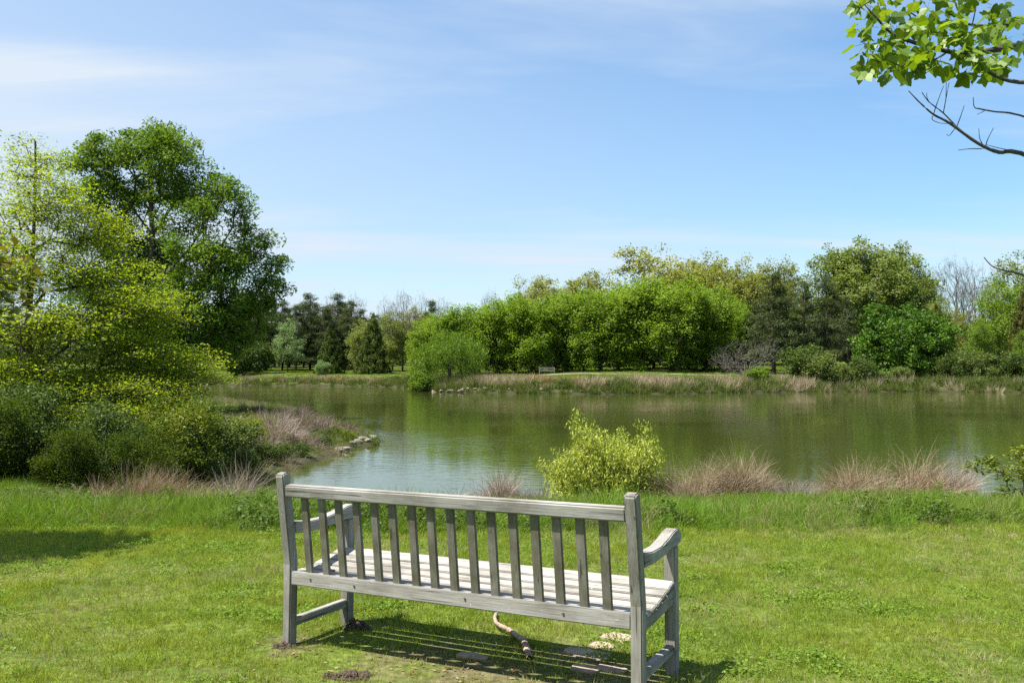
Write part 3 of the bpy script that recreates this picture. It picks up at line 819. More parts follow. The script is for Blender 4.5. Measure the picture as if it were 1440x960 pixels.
def sweep(name, pts, radii, mat, parent=None, k=8, knob=0.0, seed=0, loc=None):
    P = np.array(pts, float); R = np.random.default_rng(seed)
    # resample smoothly
    t = np.arange(len(P)); tt = np.linspace(0, len(P)-1, (len(P)-1)*4+1)
    def cr(A):
        out = []
        for u in tt:
            i = min(int(u), len(A)-2); f = u-i
            p0, p1, p2, p3 = A[max(i-1, 0)], A[i], A[i+1], A[min(i+2, len(A)-1)]
            out.append(.5*((2*p1)+(-p0+p2)*f+(2*p0-5*p1+4*p2-p3)*f*f+(-p0+3*p1-3*p2+p3)*f**3))
        return np.array(out)
    Q = cr(P); r = np.interp(tt, t, radii)*(1+R.normal(0, knob, len(tt)))
    par = np.arange(len(Q))-1
    V, Fq = skin(Q, par, r, k)
    return V, Fq
def join_sweeps(name, lst, mat, parent=None, loc=None):
    VV, QQ, off = [], [], 0
    for V, Q in lst: VV.append(V); QQ.append(Q+off); off += len(V)
    return obj(name, make_mesh(name, np.concatenate(VV), [np.concatenate(QQ)], smooth=True), mat, parent, loc)

pts = []
for px, py, dz in ((699, 862, .02), (696, 872, .03), (699, 882, .035), (708, 887, .035), (719, 890, .025), (728, 898, .03), (736, 907, .035), (741, 916, .025), (744, 924, .015)):
    x, y = hit(px, py); pts.append((x, y, zat(x, y)+dz))
ST = bark_mat('stick_bark', (.16, .11, .075), (.42, .32, .24), 40)
tag(join_sweeps('fallen_stick', [sweep('s', pts, [.008, .011, .012, .012, .014, .015, .017, .019, .015], ST, knob=.1, seed=4)], ST), 'crooked fallen stick lying under the middle of the bench', 'stick')

# crumbly earth clods
CLOD = noise_mat('earth_clod', [(.3, (.03, .02, .013)), (.6, (.09, .06, .038)), (.8, (.17, .12, .08))], 60, 1.0, .012)
def clod(px, py, w, h, lab, seed):
    R = np.random.default_rng(seed); x, y = hit(px, py)
    VV, QQ, off = [], [], 0
    bm = bmesh.new()
    for i in range(110):
        a, q = R.uniform(0, 2*PI), R.uniform(0, 1)**.6
        s = R.uniform(.005, .018)*(1.25-q*.5)*w/.2
        mtx = Matrix.Translation((math.cos(a)*q*w*.5, math.sin(a)*q*w*.38, h*(1-q)*R.uniform(.1, 1))) @ Matrix.Rotation(R.uniform(0, 6), 4, Vector(R.normal(0, 1, 3)).normalized()) @ Matrix.Diagonal((s*R.uniform(.7, 1.4), s, s*R.uniform(.6, 1), 1))
        r = bmesh.ops.create_icosphere(bm, subdivisions=2, radius=1, matrix=mtx)
        for v in r['verts']: v.co += Vector(R.normal(0, s*.13, 3))
    me = bpy.data.meshes.new('clod'); bm.to_mesh(me); bm.free()
    tag(obj('earth_clod', me, CLOD, None, (x, y, zat(x, y)-.004)), lab, 'earth clod', 'earth clods under the bench')
clod(502, 880, .17, .07, 'dark earth clod against the front left bench leg', 1)
clod(404, 904, .15, .03, 'crumbly earth pile at the foot of the rear left bench leg', 2)
clod(497, 946, .20, .03, 'low earth pile on the turf behind the bench, larger of two', 3)
clod(466, 946, .09, .025, 'small earth pile left of a larger one behind the bench', 4)

# ------------------------------------------------------------------ left side: yellow-green tree, oak, thicket
def big_tree(name, label, cat, loc, blobs, ntips, per, spread, leaf, asp, mode, rb, rt, trunk, mat, bark, seed, asc, pen=1.5, wob=.1, k=6, edge=2.2, clump=.28, twigs=3, twig_len=.3):
    R = np.random.default_rng(seed)
    t = thing(name, label, cat, loc)
    tips = in_blobs(blobs, R, ntips, edge, .04)
    pos, par, rad = skeleton(np.array(trunk, float), tips, R, rb, rt, asc, wob, pen)
    VV, QQ = [], []
    V, Q = skin(pos, par, rad, k); VV.append(V); QQ.append(Q); off = len(V)
    if twigs:
        P0 = np.repeat(tips, twigs, 0); dv = R.normal(0, 1, P0.shape)*np.array([1, 1, .35 if mode == 'flat' else .8])
        P1 = P0+dv*twig_len*.6
        V, Q = tubes(P0, P1, np.full(len(P0), rt*.8), np.full(len(P0), rt*.35), dv, dv, 3); VV.append(V); QQ.append(Q+off)
    obj('trunk', make_mesh('trunk', np.concatenate(VV), [np.concatenate(QQ)], smooth=True), bark, t)
    obj('crown', foliage('crown', tips, per, spread, leaf, asp, R, mode, clump_tone=clump), mat, t)
    return t

def loc_blobs(px0, d, zb, lst, grow=1.0):
    """crown outline as ellipsoids measured in the photo: column, row, radii in pixels, depth offset"""
    s = d/F
    return [((e[0]-px0)*s, e[4], top_z(e[1], d)-zb, e[2]*s*grow, max(e[2]*s*.85, .3)*grow, e[3]*s*grow, e[5] if len(e) > 5 else 1.0) for e in lst]

D = 18.6; PX = 36; x, y = at(PX, D), D; zb = zat(x, y)
B = loc_blobs(PX, D, zb, [(130, 530, 120, 15, .7), (250, 532, 62, 12, .5), (40, 545, 80, 14, .4), (30, 560, 70, 16, -1.2), (150, 575, 100, 16, -1.2), (235, 548, 70, 14, -.4), (90, 575, 80, 16, -.6), (60, 600, 60, 14, -1.5), (150, 600, 80, 12, -1.6), (40, 225, 42, 38, 0, .9), (10, 300, 60, 60, .3, .75), (85, 290, 50, 50, -.4, .9), (165, 518, 75, 13, .9), (210, 520, 60, 12, .3), (130, 330, 55, 45, .2), (60, 380, 90, 45, -.6), (150, 395, 75, 38, 0), (190, 440, 70, 30, .3), (215, 425, 45, 22, -.4),
    (100, 460, 110, 32, -.8), (190, 490, 90, 22, .1), (250, 500, 55, 16, .2), (275, 515, 40, 11, 0), (60, 520, 100, 26, -.9), (170, 545, 100, 18, -.8), (120, 590, 110, 12, -1.3), (-50, 400, 80, 90, .2), (-60, 520, 80, 40, 0), (215, 570, 55, 10, -.6)])
H_ = top_z(195, D)-zb
big_tree('yellow_green_tree', 'yellow-green tree with flat layered sprays on the left, dark trunk at the edge', 'tree', (x, y, zb), B, 2350, 62, (.26, .26, .07), .062, .5, 'flat', .11, .005,
    [(0, 0, -.3), (.02, 0, .8), (.0, .02, 1.6), (.04, .03, 2.5), (.03, .05, 3.4), (.08, .03, 4.3), (.1, .05, 5.1), (.12, .05, H_*.9), (.1, .05, H_)], LEAF['light'], BARK_DARK, 200, .08, 2.2, .1, 6, 1.5, .3, 3, .34)

D = 42; PX = 212; x, y = at(PX, D), D; zb = zat(x, y)
B = loc_blobs(PX, D, zb, [(205, 200, 48, 34, 0), (150, 215, 45, 30, .5), (245, 225, 42, 35, -.5), (125, 260, 38, 50, 0), (200, 265, 60, 30, 1), (285, 270, 32, 30, 0), (320, 275, 26, 22, -.8), (335, 300, 24, 24, .4), (270, 310, 40, 26, -1.2),
    (150, 330, 60, 45, 1), (345, 345, 34, 28, 0), (370, 370, 28, 16, .3), (300, 365, 52, 30, -1.2), (220, 375, 60, 40, 1.2), (350, 410, 42, 34, .5), (290, 425, 65, 40, -1.0), (330, 460, 42, 30, 0), (230, 450, 70, 45, 0), (300, 490, 48, 26, .5), (150, 430, 70, 60, .5), (260, 505, 50, 20, -.5)], 1.13)
H_ = top_z(166, D)-zb
big_tree('oak_tree', 'tallest dark green oak on the left, behind the yellow-green tree', 'tree', (x, y, zb), B, 820, 150, (.36, .36, .24), .18, .4, 'mix', .30, .014,
    [(0, 0, -.3), (.02, 0, 1.4), (.05, .05, 2.8), (.0, .1, 4.2), (.08, .1, 5.6), (-.02, .1, 7.2), (.0, 0, 8.8), (-.1, 0, 10.6), (-.2, 0, H_*.9)], LEAF['oak'], BARK_DARK, 201, .75, 1.8, .12, 6, 1.7, .3, 3, .6)

# leafy tree just off the left edge, its boughs reaching in
x, y = -5.75, 6.9; zb = zat(x, y)
big_tree('bronze_leaved_tree', 'small tree with bronze and yellow young leaves reaching in at the left edge', 'tree', (x, y, zb),
    [(-.2, 0, 2.6, 1.1, .9, .8), (.75, .25, 2.45, .85, .55, .32), (.9, .3, 2.1, .75, .5, .28), (.5, .1, 2.7, .6, .6, .25), (-.7, 0, 3.2, .9, .9, .6), (.5, .2, 1.75, .6, .4, .2)], 150, 34, (.20, .20, .10), .12, .6, 'flat', .06, .005,
    [(0, 0, -.2), (.02, .02, .6), (-.03, .02, 1.2), (0, 0, 1.8), (.05, 0, 2.5), (0, 0, 3.2)], LEAF['bronze'], BARK_DARK, 203, .25)

GTH = 'dark thicket shrubs under the yellow-green tree'
def shrub(name, label, px, d, top, w, kd, v, mat, group=None, bark=BARK_DARK):
    loc = spot(px, d); h = top_z(top, d)-loc[2]
    return plant(name, label, 'shrub', kd, v, loc, h, mat, bark, group, float(rr_.uniform(0, 6.28)), w, ('stems', 'foliage'))
kind('thicket', [bush_kind(120+i, 1.3, 2.0, 210, 95, (.17, .17, .12), .075, .45, stems=12) for i in range(3)])
for px, d, top, w, mt, lab in (
    (-30, 14.5, 565, 1.0, 'thick', 'dark thicket shrub cut by the left edge'),
    (30, 15.5, 545, .95, 'shrub', 'dark thicket shrub at the foot of the yellow-green tree trunk'),
    (95, 14.6, 604, .9, 'thick', 'dark thicket shrub just right of the yellow-green tree trunk'),
    (150, 15.8, 570, .95, 'shrub', 'dark thicket shrub behind the pinkish dry grass, left part'),
    (205, 14.9, 610, .85, 'thick', 'dark thicket shrub behind the upright dry grass tuft'),
    (240, 16.8, 562, .9, 'privet', 'olive thicket shrub near the water, paler than the dark ones'),
    (286, 17.0, 606, .75, 'shrub', 'olive shrub at the right end of the thicket overhanging the inlet'),
    (150, 20.0, 530, 1.4, 'thick', 'thicket shrub at the back under the layered sprays'),
    (255, 20.8, 545, .9, 'sage', 'sage shrub behind the right end of the thicket')):
    shrub('thicket_shrub', lab, px, d, top, w, 'thicket', int(rr_.integers(3)), LEAF[mt], GTH)

def blade_fan(R, n, h, r0, lean, width, droop, dirx=0.0, seg=5, spread=1.0):
    """thin arching blades; returns verts, quads, tone"""
    a = R.uniform(0, 2*PI, n); rr = r0*np.sqrt(R.uniform(0, 1, n))
    P = np.column_stack([np.cos(a)*rr, np.sin(a)*rr, np.full(n, -.03)])
    a2 = a+R.normal(0, .7, n)
    L = h*R.uniform(.5, 1.12, n)
    tilt = np.abs(R.normal(0, lean, n))*spread
    D = np.column_stack([np.cos(a2)*np.sin(tilt)+dirx, np.sin(a2)*np.sin(tilt), np.cos(tilt)])
    D /= np.linalg.norm(D, axis=1)[:, None]
    side = np.cross(D, np.column_stack([np.cos(a2+1.3), np.sin(a2+1.3), np.zeros(n)])); side /= np.maximum(np.linalg.norm(side, axis=1), 1e-6)[:, None]
    dr = droop*R.uniform(.2, 1.5, n)
    rows = []
    for k in range(seg+1):
        w = width*(1-.85*(k/seg)**1.3)/2
        rows.append(np.stack([P-side*w, P+side*w], 1))
        P = P+D*(L/seg)[:, None]
        D = D+np.column_stack([D[:, 0]*.35*dr+R.normal(0, .09, n), D[:, 1]*.35*dr+R.normal(0, .09, n), -dr*.36])
        D /= np.linalg.norm(D, axis=1)[:, None]
    V = np.stack(rows, 1).reshape(-1, 3)
    b = np.arange(n)[:, None]*(2*(seg+1))+np.arange(seg)[None, :]*2
    Q = np.stack([b, b+1, b+3, b+2], 2).reshape(-1, 4)
    return V, Q, np.repeat(np.clip(R.normal(.5, .25, n), 0, 1), seg)

DRY = leaf_mat('dry_grass', (.13, .095, .065), (.30, .23, .16), (.52, .43, .32), .25, .01)
DRYP = leaf_mat('dry_grass_pink', (.115, .08, .055), (.275, .2, .14), (.475, .375, .285), .25, .01)
REED = leaf_mat('dry_reed', (.13, .10, .085), (.27, .21, .185), (.44, .37, .32), .2, .01)
BROWN = leaf_mat('dry_brush_brown', (.07, .05, .04), (.16, .12, .095), (.28, .22, .18), .2, .01)

# spit: dry brush and weeds
BR = 'dry brush on the spit'
def waterpt(py): return 3056/(py-518)
for px, d, top, w, lab in (
    (386, 30, 572, .8, 'tall pale dry brush on the spit, left of the darker brush'),
    (402, 27, 588, .8, 'dry brush on the spit in front of the tall pale one'),
    (436, 31, 577, .9, 'dark brown dry brush near the middle of the spit'),
    (455, 30, 586, .8, 'dark dry brush next to the tip side of the spit'),
    (418, 38, 566, .8, 'reddish dry brush on the far edge of the spit'),
    (480, 31.5, 590, .7, 'low dry brush close to the tip of the spit'),
    (352, 44, 563, .9, 'dark dry brush at the back of the spit by the water'),
    (366, 23.5, 604, .7, 'low dry brush on the spit near the inlet'),
    (425, 25.6, 606, .6, 'small dry brush leaning over the near side of the spit')):
    loc = spot(px, d); h = top_z(top, d)-loc[2]; R = np.random.default_rng(int(px*7+d))
    V, Q, tn = blade_fan(R, 700, h*1.15, w*.6, .5, .017, 1.0, R.normal(0, .1))
    tag(obj('dry_brush', make_mesh('dry_brush', V, [Q], tn), BROWN if 'pale' not in lab else REED, None, loc), lab, 'dry brush', BR)
SG = 'green weeds and low shrubs on the spit'
kind('weed', [bush_kind(130+i, .8, .9, 110, 55, (.12, .12, .12), .075, .45, stems=8) for i in range(2)])
for px, d, top, w, mt, lab in (
    (325, 21.5, 592, .8, 'sage', 'yellowish low shrub on the spit beside the thicket'),
    (348, 24.5, 588, .8, 'privet', 'yellow-leaved low shrub on the spit, left of the dry brush'),
    (372, 21.8, 622, .9, 'weed', 'green weed on the spit bank above the inlet, nearest the thicket'),
    (396, 22.6, 624, .9, 'weed', 'green weed on the spit bank above the inlet, left of centre'),
    (424, 23.9, 622, .9, 'weed', 'green weed overhanging the inlet at the middle of the spit'),
    (455, 26.2, 612, .9, 'weed', 'green weed overhanging the water near the tip of the spit'),
    (490, 28.6, 604, .8, 'privet', 'yellow-green weed right at the tip of the spit'),
    (345, 20.0, 632, .9, 'weed', 'green weed low beside the olive shrub at the inlet'),
    (470, 29.8, 598, .9, 'privet', 'yellowish weed just behind the tip of the spit')):
    shrub('weed_shrub', lab, px, d, top, w, 'weed', int(rr_.integers(2)), LEAF['shrub' if mt == 'weed' else mt], SG)

# ------------------------------------------------------------------ golden shrub in front of the water
x, y = at(843, 13.6), 13.6; zb = zat(x, y)
R = np.random.default_rng(300)
t = thing('golden_shrub', 'yellow-leaved willowy shrub at the near shore behind the bench', 'shrub', (x, y, zb))
tips, stems = [], []
tall = [(812, 585, .5), (822, 600, .5), (800, 630, .7), (785, 650, .8), (775, 672, .7), (835, 628, .8), (850, 618, .9), (862, 622, .9), (875, 630, .9), (888, 640, .7), (915, 597, .45), (908, 622, .7), (922, 640, .6), (900, 655, .8), (768, 650, .5), (790, 640, .6), (778, 690, .9), (925, 660, .6), (912, 640, .7), (818, 615, .5), (880, 665, 1), (845, 690, 1), (925, 690, .7), (840, 645, 1), (805, 660, 1), (872, 655, 1), (895, 675, 1), (790, 685, .9), (820, 690, 1), (860, 690, 1), (905, 690, .8), (830, 660, 1), (880, 610, .25), (829, 592, .35)]
LT, LP = [], []
for px, py, wd in tall:
    for rep in range(3 if wd > .6 else 1):
        ex, ez = at(px+R.normal(0, 7*wd), y)-x, top_z(py+R.normal(3, 6), y)-zb
        ey = R.normal(0, .35)
        b0 = np.array([ex*.25+R.normal(0, .06), ey*.3, -.05]); e = np.array([ex, ey, ez])
        mid = b0*.5+e*.5+np.array([ex*.10, 0, .08])
        P = [b0, b0*.65+mid*.35+R.normal(0, .02, 3), mid, mid*.45+e*.55+R.normal(0, .02, 3), e]
        stems.append(sweep('s', P, [.012, .009, .007, .005, .002], None, k=4))
        for u in np.linspace(.16, 1, int(14*max(ez, .5))):
            q = P[min(int(u*4), 3)]*(1-(u*4-min(int(u*4), 3)))+P[min(int(u*4), 3)+1]*(u*4-min(int(u*4), 3))
            LT.append(q+R.normal(0, .03, 3)); LP.append(wd)
            for side in range(2 if wd > .4 else 1):
                if u < .93: LT.append(q+R.normal(0, .11*wd+.02, 3)+np.array([0, 0, .05]))
join_sweeps('stems', stems, TWIG, t)
obj('foliage', foliage('foliage', np.array(LT), 17, (.05, .05, .055), .058, .34, R, 'up', clump_tone=.4), LEAF['yellow'], t)

# ------------------------------------------------------------------ dry grass clumps by the near shore
GD = 'dry grass clumps along the near shore'
for i, (px, d, top, wpx, n, lean, droop, dx, mt, lab) in enumerate((
    (213, 11.6, 655, 40, 620, .22, .5, .05, DRYP, 'upright reddish dry grass tuft before the thicket'),
    (150, 11.9, 668, 40, 420, .45, 1.0, -.1, DRYP, 'drooping reddish dry grass left of the upright reddish tuft'),
    (310, 11.4, 672, 90, 1250, .62, 1.5, -.12, DRY, 'broad arching heap of dry grass beside the inlet'),
    (338, 12.0, 645, 28, 260, .25, .6, .10, REED, 'pale reeds rising from the right side of the broad arching heap'),
    (372, 11.8, 696, 46, 420, .45, .9, 0, DRY, 'low dry grass at the corner of the inlet, left of the bench post'),
    (672, 12.6, 652, 60, 520, .45, 1.5, .25, REED, 'grey-brown reeds bending to the right above the bench rail'),
    (712, 12.9, 652, 26, 300, .2, .4, 0, REED, 'upright pale reeds between the bent reeds and the golden shrub'),
    (755, 12.6, 680, 46, 300, .4, .8, 0, REED, 'thin low reeds against the left side of the golden shrub'),
    (945, 13.3, 648, 34, 420, .35, .7, -.1, DRY, 'dry grass clump just right of the golden shrub'),
    (988, 13.3, 642, 40, 620, .35, .8, .06, DRY, 'tan dry grass clump second from the golden shrub'),
    (1040, 13.4, 630, 40, 680, .3, .6, -.05, DRY, 'tallest tan dry grass clump right of the golden shrub'),
    (1088, 13.5, 662, 50, 380, .35, .7, 0, REED, 'thin dark reeds in front of the blue water reflection'),
    (1140, 13.4, 672, 60, 400, .35, .7, 0, REED, 'thin low reeds left of the broad tan mounds'),
    (1215, 13.3, 645, 62, 1000, .42, 1.1, .04, DRY, 'broad tan dry grass mound, left one of the big pair'),
    (1262, 13.1, 672, 40, 520, .4, .9, .0, DRYP, 'low pinkish dry grass between the big pair of mounds'),
    (1298, 13.3, 628, 60, 1150, .4, 1.1, .16, DRYP, 'tallest swept dry grass mound of the big pair on the right'),
    (1345, 13.2, 650, 30, 320, .25, .5, .02, REED, 'upright brown reeds on the right flank of the tallest mound'),
    (905, 13.6, 665, 40, 300, .35, .7, .1, DRYP, 'reddish reeds behind the right side of the golden shrub'),
    (1012, 13.9, 660, 36, 330, .3, .8, 0, DRYP, 'pinkish dry grass between the second and the tallest tan clump'),
    (1066, 13.8, 650, 34, 340, .3, .7, .1, DRYP, 'pinkish dry grass on the right flank of the tallest tan clump'),
    (1112, 13.1, 684, 46, 260, .4, .8, 0, DRY, 'low pale dry grass between the two dark reed patches'),
    (1178, 13.6, 664, 44, 420, .35, .9, -.1, DRYP, 'pinkish dry grass joining the left tan mound from the left'),
    (60, 12.2, 676, 50, 300, .4, .9, 0, DRYP, 'rusty dry grass at the foot of the dark thicket near the left edge'),
    (272, 12.2, 668, 40, 360, .4, 1.1, .1, DRYP, 'rusty dry grass behind the left end of the broad arching heap'),
    (1432, 12.9, 680, 34, 380, .35, .7, 0, DRYP, 'reddish dry grass cut by the right edge'))):
    R = np.random.default_rng(400+i)
    loc = spot(px, d); h = (top_z(top, d)-loc[2])
    VV, QQ, TT, off = [], [], [], 0
    half = wpx*.62*d/F; nsub = 11
    for q in range(nsub):
        cx_, cy_ = R.uniform(-1, 1)*half*.85, R.normal(0, .16)
        hh = h*1.38*R.uniform(.55, 1.0)*(1-.25*abs(cx_)/half)
        if q == nsub-1: hh = h*.5; cx_ = 0
        V, Q, tn = blade_fan(R, int(n*3.0/nsub), hh, half*(.34 if q < nsub-1 else .9), lean*R.uniform(.5, 1.1), .0065, droop*R.uniform(.7, 1.9), dx+R.normal(0, .17))
        VV.append(V+np.array([cx_, cy_, 0])); QQ.append(Q+off); off += len(V); TT.append(np.clip(tn+R.normal(0, .15), 0, 1))
    V, Q, tn = np.concatenate(VV), np.concatenate(QQ), np.concatenate(TT)
    o = obj('dry_grass_clump', make_mesh('dry_grass_clump', V, [Q], tn), mt, None, loc)
    tag(o, lab, 'dry grass', GD)

# ------------------------------------------------------------------ leafy plants in the long grass
kind('sprig', [bush_kind(140+i, .5, 1.0, 75, 22, (.07, .07, .07), .058, .5, 'mix', stems=5, asc=1.3) for i in range(3)])
GL = 'leafy plants in the long grass by the near shore'
for px, d, top, w, mt, lab in (
    (142, 10.2, 694, .8, 'weed', 'bushy green weed in the long grass on the left'),
    (104, 10.4, 700, .7, 'privet', 'yellowish weed in the long grass left of the bushy green one'),
    (166, 10.1, 706, .7, 'weed', 'dark green weed in the long grass right of the bushy green one'),
    (242, 11.2, 676, .45, 'privet', 'slim pale sprig between the two dry grass heaps'),
    (1025, 11.6, 690, .7, 'privet', 'bright sprig in the long grass below the tallest tan clump'),
    (1175, 11.4, 705, .6, 'weed', 'small weed in the long grass below the left tan mound'),
    (1315, 12.2, 672, .5, 'privet', 'yellowish sprig in front of the swept dry grass mound'),
    (1375, 11.8, 690, .6, 'weed', 'small bushy plant at the water left of the leaning privet')):
    loc = spot(px, d)
    plant('leafy_plant', lab, 'plant', 'sprig', int(rr_.integers(3)), loc, top_z(top, d)-loc[2], LEAF['shrub' if mt == 'weed' else mt], BARK_GREY, GL, float(rr_.uniform(0, 6)), w, ('stems', 'foliage'))
D = 11.2; PX = 1436; x, y = at(PX, D), D; zb = zat(x, y)
B = loc_blobs(PX, D, zb, [(1385, 650, 26, 9, 0), (1372, 655, 14, 6, .05), (1408, 662, 22, 9, -.1), (1435, 640, 18, 14, 0), (1425, 690, 18, 8, .1), (1400, 695, 20, 8, -.2), (1460, 660, 30, 30, 0), (1440, 715, 36, 14, -.2), (1395, 720, 12, 10, -.1)])
B = [(b[0], b[1], b[2], b[3], max(.12, b[3]*.7), b[5]) for b in B]
big_tree('privet_bush', 'yellow-green bush with a bough leaning left over the water at the right edge', 'shrub', (x, y, zb), B, 105, 26, (.055, .055, .035), .052, .55, 'flat', .02, .003,
    [(0, 0, -.1), (0, 0, .15), (.01, 0, .35), (.02, 0, .55)], LEAF['privet'], BARK_GREY, 305, .2, 1.5, .1, 5, 2.2, .3, 2, .12)

# ------------------------------------------------------------------ overhanging tulip tree: stands right of the view
def P3(px, py, d): return np.array([at(px, d), d, top_z(py, d)])
tx, ty = 6.4, 6.6; tz = zat(tx, ty)
t = thing('tulip_tree', 'lobed-leaved tree whose leafy and dead boughs hang in at the top right', 'tree', (tx, ty, tz))
O = np.array([tx, ty, tz])
trunk = [(tx, ty, tz-.3), (tx+.03, ty, 1.2), (tx, ty+.05, 2.4), (tx+.05, ty, 3.6), (tx, ty, 5.0), (tx+.05, ty, 6.6)]
sw = [sweep('t', np.array(trunk)-O, [.2, .15, .13, .12, .1, .06], None, k=10, knob=.03)]
def bough(pts, r0, r1, start=None):
    P = ([start] if start is not None else [])+[P3(*p) for p in pts]
    P = np.array(P)-O
    return sweep('b', P, np.linspace(r0, r1, len(P)), None, k=5, knob=.06, seed=len(pts))
bo = []
A0 = np.array([tx-.05, ty, 3.0])
bo.append(bough([(1560, 40, 6.4), (1440, 59, 6.2), (1372, 71, 6.1), (1337, 67, 6.0), (1280, 51, 5.9), (1255, 37, 5.9), (1237, 17, 5.8), (1222, 0, 5.8)], .03, .004, A0+np.array([0, 0, .3])))
bo.append(bough([(1337, 70, 6.0), (1315, 82, 5.9), (1290, 89, 5.8), (1262, 86, 5.75), (1240, 82, 5.7), (1231, 78, 5.7)], .008, .003))
bo.append(bough([(1600, 10, 6.8), (1440, 27, 6.6), (1390, 31, 6.5), (1345, 25, 6.4), (1312, 26, 6.4), (1285, 10, 6.3)], .022, .004, A0+np.array([0, 0, .7])))
bo.append(bough([(1540, 120, 6.1), (1440, 112, 5.9), (1405, 102, 5.8), (1385, 88, 5.8), (1370, 74, 5.8), (1352, 50, 5.8)], .02, .003, A0+np.array([0, 0, .1])))
bo.append(bough([(1440, 84, 6.3), (1400, 82, 6.2), (1380, 70, 6.2)], .009, .004))
bo.append(bough([(1600, -60, 6.4), (1420, -40, 6.2), (1330, -30, 6.1), (1260, -20, 6.0), (1215, 5, 5.9)], .02, .004, A0+np.array([0, 0, 1.3])))
bo.append(bough([(1375, 30, 6.45), (1380, 8, 6.4), (1383, -10, 6.4)], .006, .003))
join_sweeps('trunk', sw+bo, TWIG_NEAR, t)
dead = [bough([(1560, 250, 6.3), (1440, 213, 5.9), (1410, 212, 5.85), (1380, 199, 5.8), (1340, 170, 5.75), (1318, 158, 5.75), (1300, 142, 5.7), (1283, 124, 5.7)], .019, .003, A0),
    bough([(1394, 207, 5.83), (1370, 192, 5.85), (1350, 175, 5.9), (1332, 156, 5.95), (1312, 140, 5.95), (1302, 126, 5.95)], .008, .0025),
    bough([(1318, 158, 5.75), (1324, 140, 5.72), (1333, 117, 5.7)], .004, .002), bough([(1332, 156, 5.95), (1336, 136, 5.97), (1341, 112, 6)], .004, .002), bough([(1336, 136, 5.97), (1337, 112, 5.9)], .003, .002),
    bough([(1351, 175, 5.9), (1356, 162, 5.9), (1362, 145, 5.88)], .004, .002), bough([(1388, 203, 5.8), (1383, 192, 5.8), (1382, 178, 5.8)], .004, .002), bough([(1391, 204, 5.8), (1395, 192, 5.8), (1403, 177, 5.8)], .004, .002),
    bough([(1388, 207, 5.82), (1368, 207, 5.8), (1352, 209, 5.8)], .004, .002), bough([(1318, 158, 5.75), (1316, 165, 5.7), (1326, 170, 5.7), (1340, 171, 5.75)], .003, .002), bough([(1348, 178, 5.78), (1340, 188, 5.75), (1336, 186, 5.75)], .003, .002),
    bough([(1440, 212, 5.9), (1410, 206, 5.9), (1392, 201, 5.9)], .004, .002), bough([(1309, 127, 5.95), (1309, 133, 5.95), (1312, 140, 5.95)], .002, .0025)]
dead += [bough([(1540, 190, 6.4), (1440, 159, 6.1), (1405, 154, 6.0), (1384, 150, 6), (1376, 147, 6), (1375, 133, 6)], .009, .0025, A0+np.array([0, 0, -.2])), bough([(1392, 152, 6), (1380, 158, 6)], .003, .002),
    bough([(1540, 420, 6.3), (1440, 386, 6.0), (1415, 380, 5.9), (1398, 374, 5.9), (1386, 361, 5.9)], .009, .003, A0+np.array([0, 0, -1.0]))]
join_sweeps('dead_bough', dead, TWIG_NEAR, t)['label'] = 'dark leafless dead boughs below the leafy one'

# tulip-shaped leaves: four lobes and a notched tip, folded along the midrib, hung on stalks
OUT = np.array([(0, 0), (.16, -.03), (.42, .10), (.50, .30), (.34, .46), (.40, .68), (.44, .92), (.20, .90), (0, .80)])
def leaf_shape():
    right = OUT; left = OUT[1:-1][::-1]*np.array([-1, 1])
    return right, left
R = np.random.default_rng(310)
LV, LF, LTn, off = [], [], [], 0
stalks = []
def put_leaf(p, size):
    global off
    hang = R.normal(0, 1, 3)*np.array([.75, .75, .45])+np.array([0, 0, -.62]); hang /= np.linalg.norm(hang)
    nn = R.normal(0, 1, 3)+np.array([0, -.2, .9]); s = np.cross(nn, hang); s /= np.linalg.norm(s); nrm = np.cross(hang, s)
    base = p+hang*size*.45+R.normal(0, .015, 3)
    stalks.append((p, base, hang))
    fold = R.uniform(.05, .35); curl = R.uniform(-.2, .25)
    for sg in (1, -1):
        q = OUT*np.array([sg, 1])
        V = base+size*(q[:, :1]*s+q[:, 1:]*hang+(np.abs(q[:, :1])*fold-curl*q[:, 1:]**2)*nrm)
        LV.append(V); k = len(V)
        mid = np.array([0, 8]); 
        LF.append(np.array([[0, 1, 2], [0, 2, 3], [0, 3, 4], [0, 4, 8], [4, 5, 8], [5, 6, 7], [5, 7, 8]])[:, ::sg]+off); off += k
    LTn.extend([np.clip(R.normal(.5, .25), 0, 1)]*14)
anch = []
for pts in ([(1262, 40), (1240, 20), (1225, 5), (1280, 50), (1300, 58), (1320, 64)], [(1231, 78), (1240, 82), (1262, 84), (1235, 72), (1228, 60), (1215, 45)], [(1290, 86), (1300, 82), (1322, 78)], [(1312, 26), (1330, 26), (1345, 25), (1290, 14), (1362, 30)],
    [(1385, 88), (1395, 96), (1402, 101), (1375, 76), (1368, 68), (1360, 60)], [(1400, 80), (1385, 72), (1415, 83)], [(1215, 0), (1240, -12), (1270, -18), (1300, -10), (1330, -15), (1360, -20), (1390, -20), (1420, -10)], [(1372, 40), (1395, 32), (1420, 40), (1438, 48), (1425, 18), (1405, 8), (1350, 48), (1340, 10), (1310, 45), (1320, 40), (1250, 55), (1270, 62), (1268, 30), (1295, 35)]):
    for px, py in pts:
        d = R.uniform(5.65, 6.5)
        for _ in range(8):
            anch.append(P3(px+R.normal(0, 8), py+R.normal(-2, 6), d+R.normal(0, .12)))
for p in anch: put_leaf(p-O, R.uniform(.05, .105))
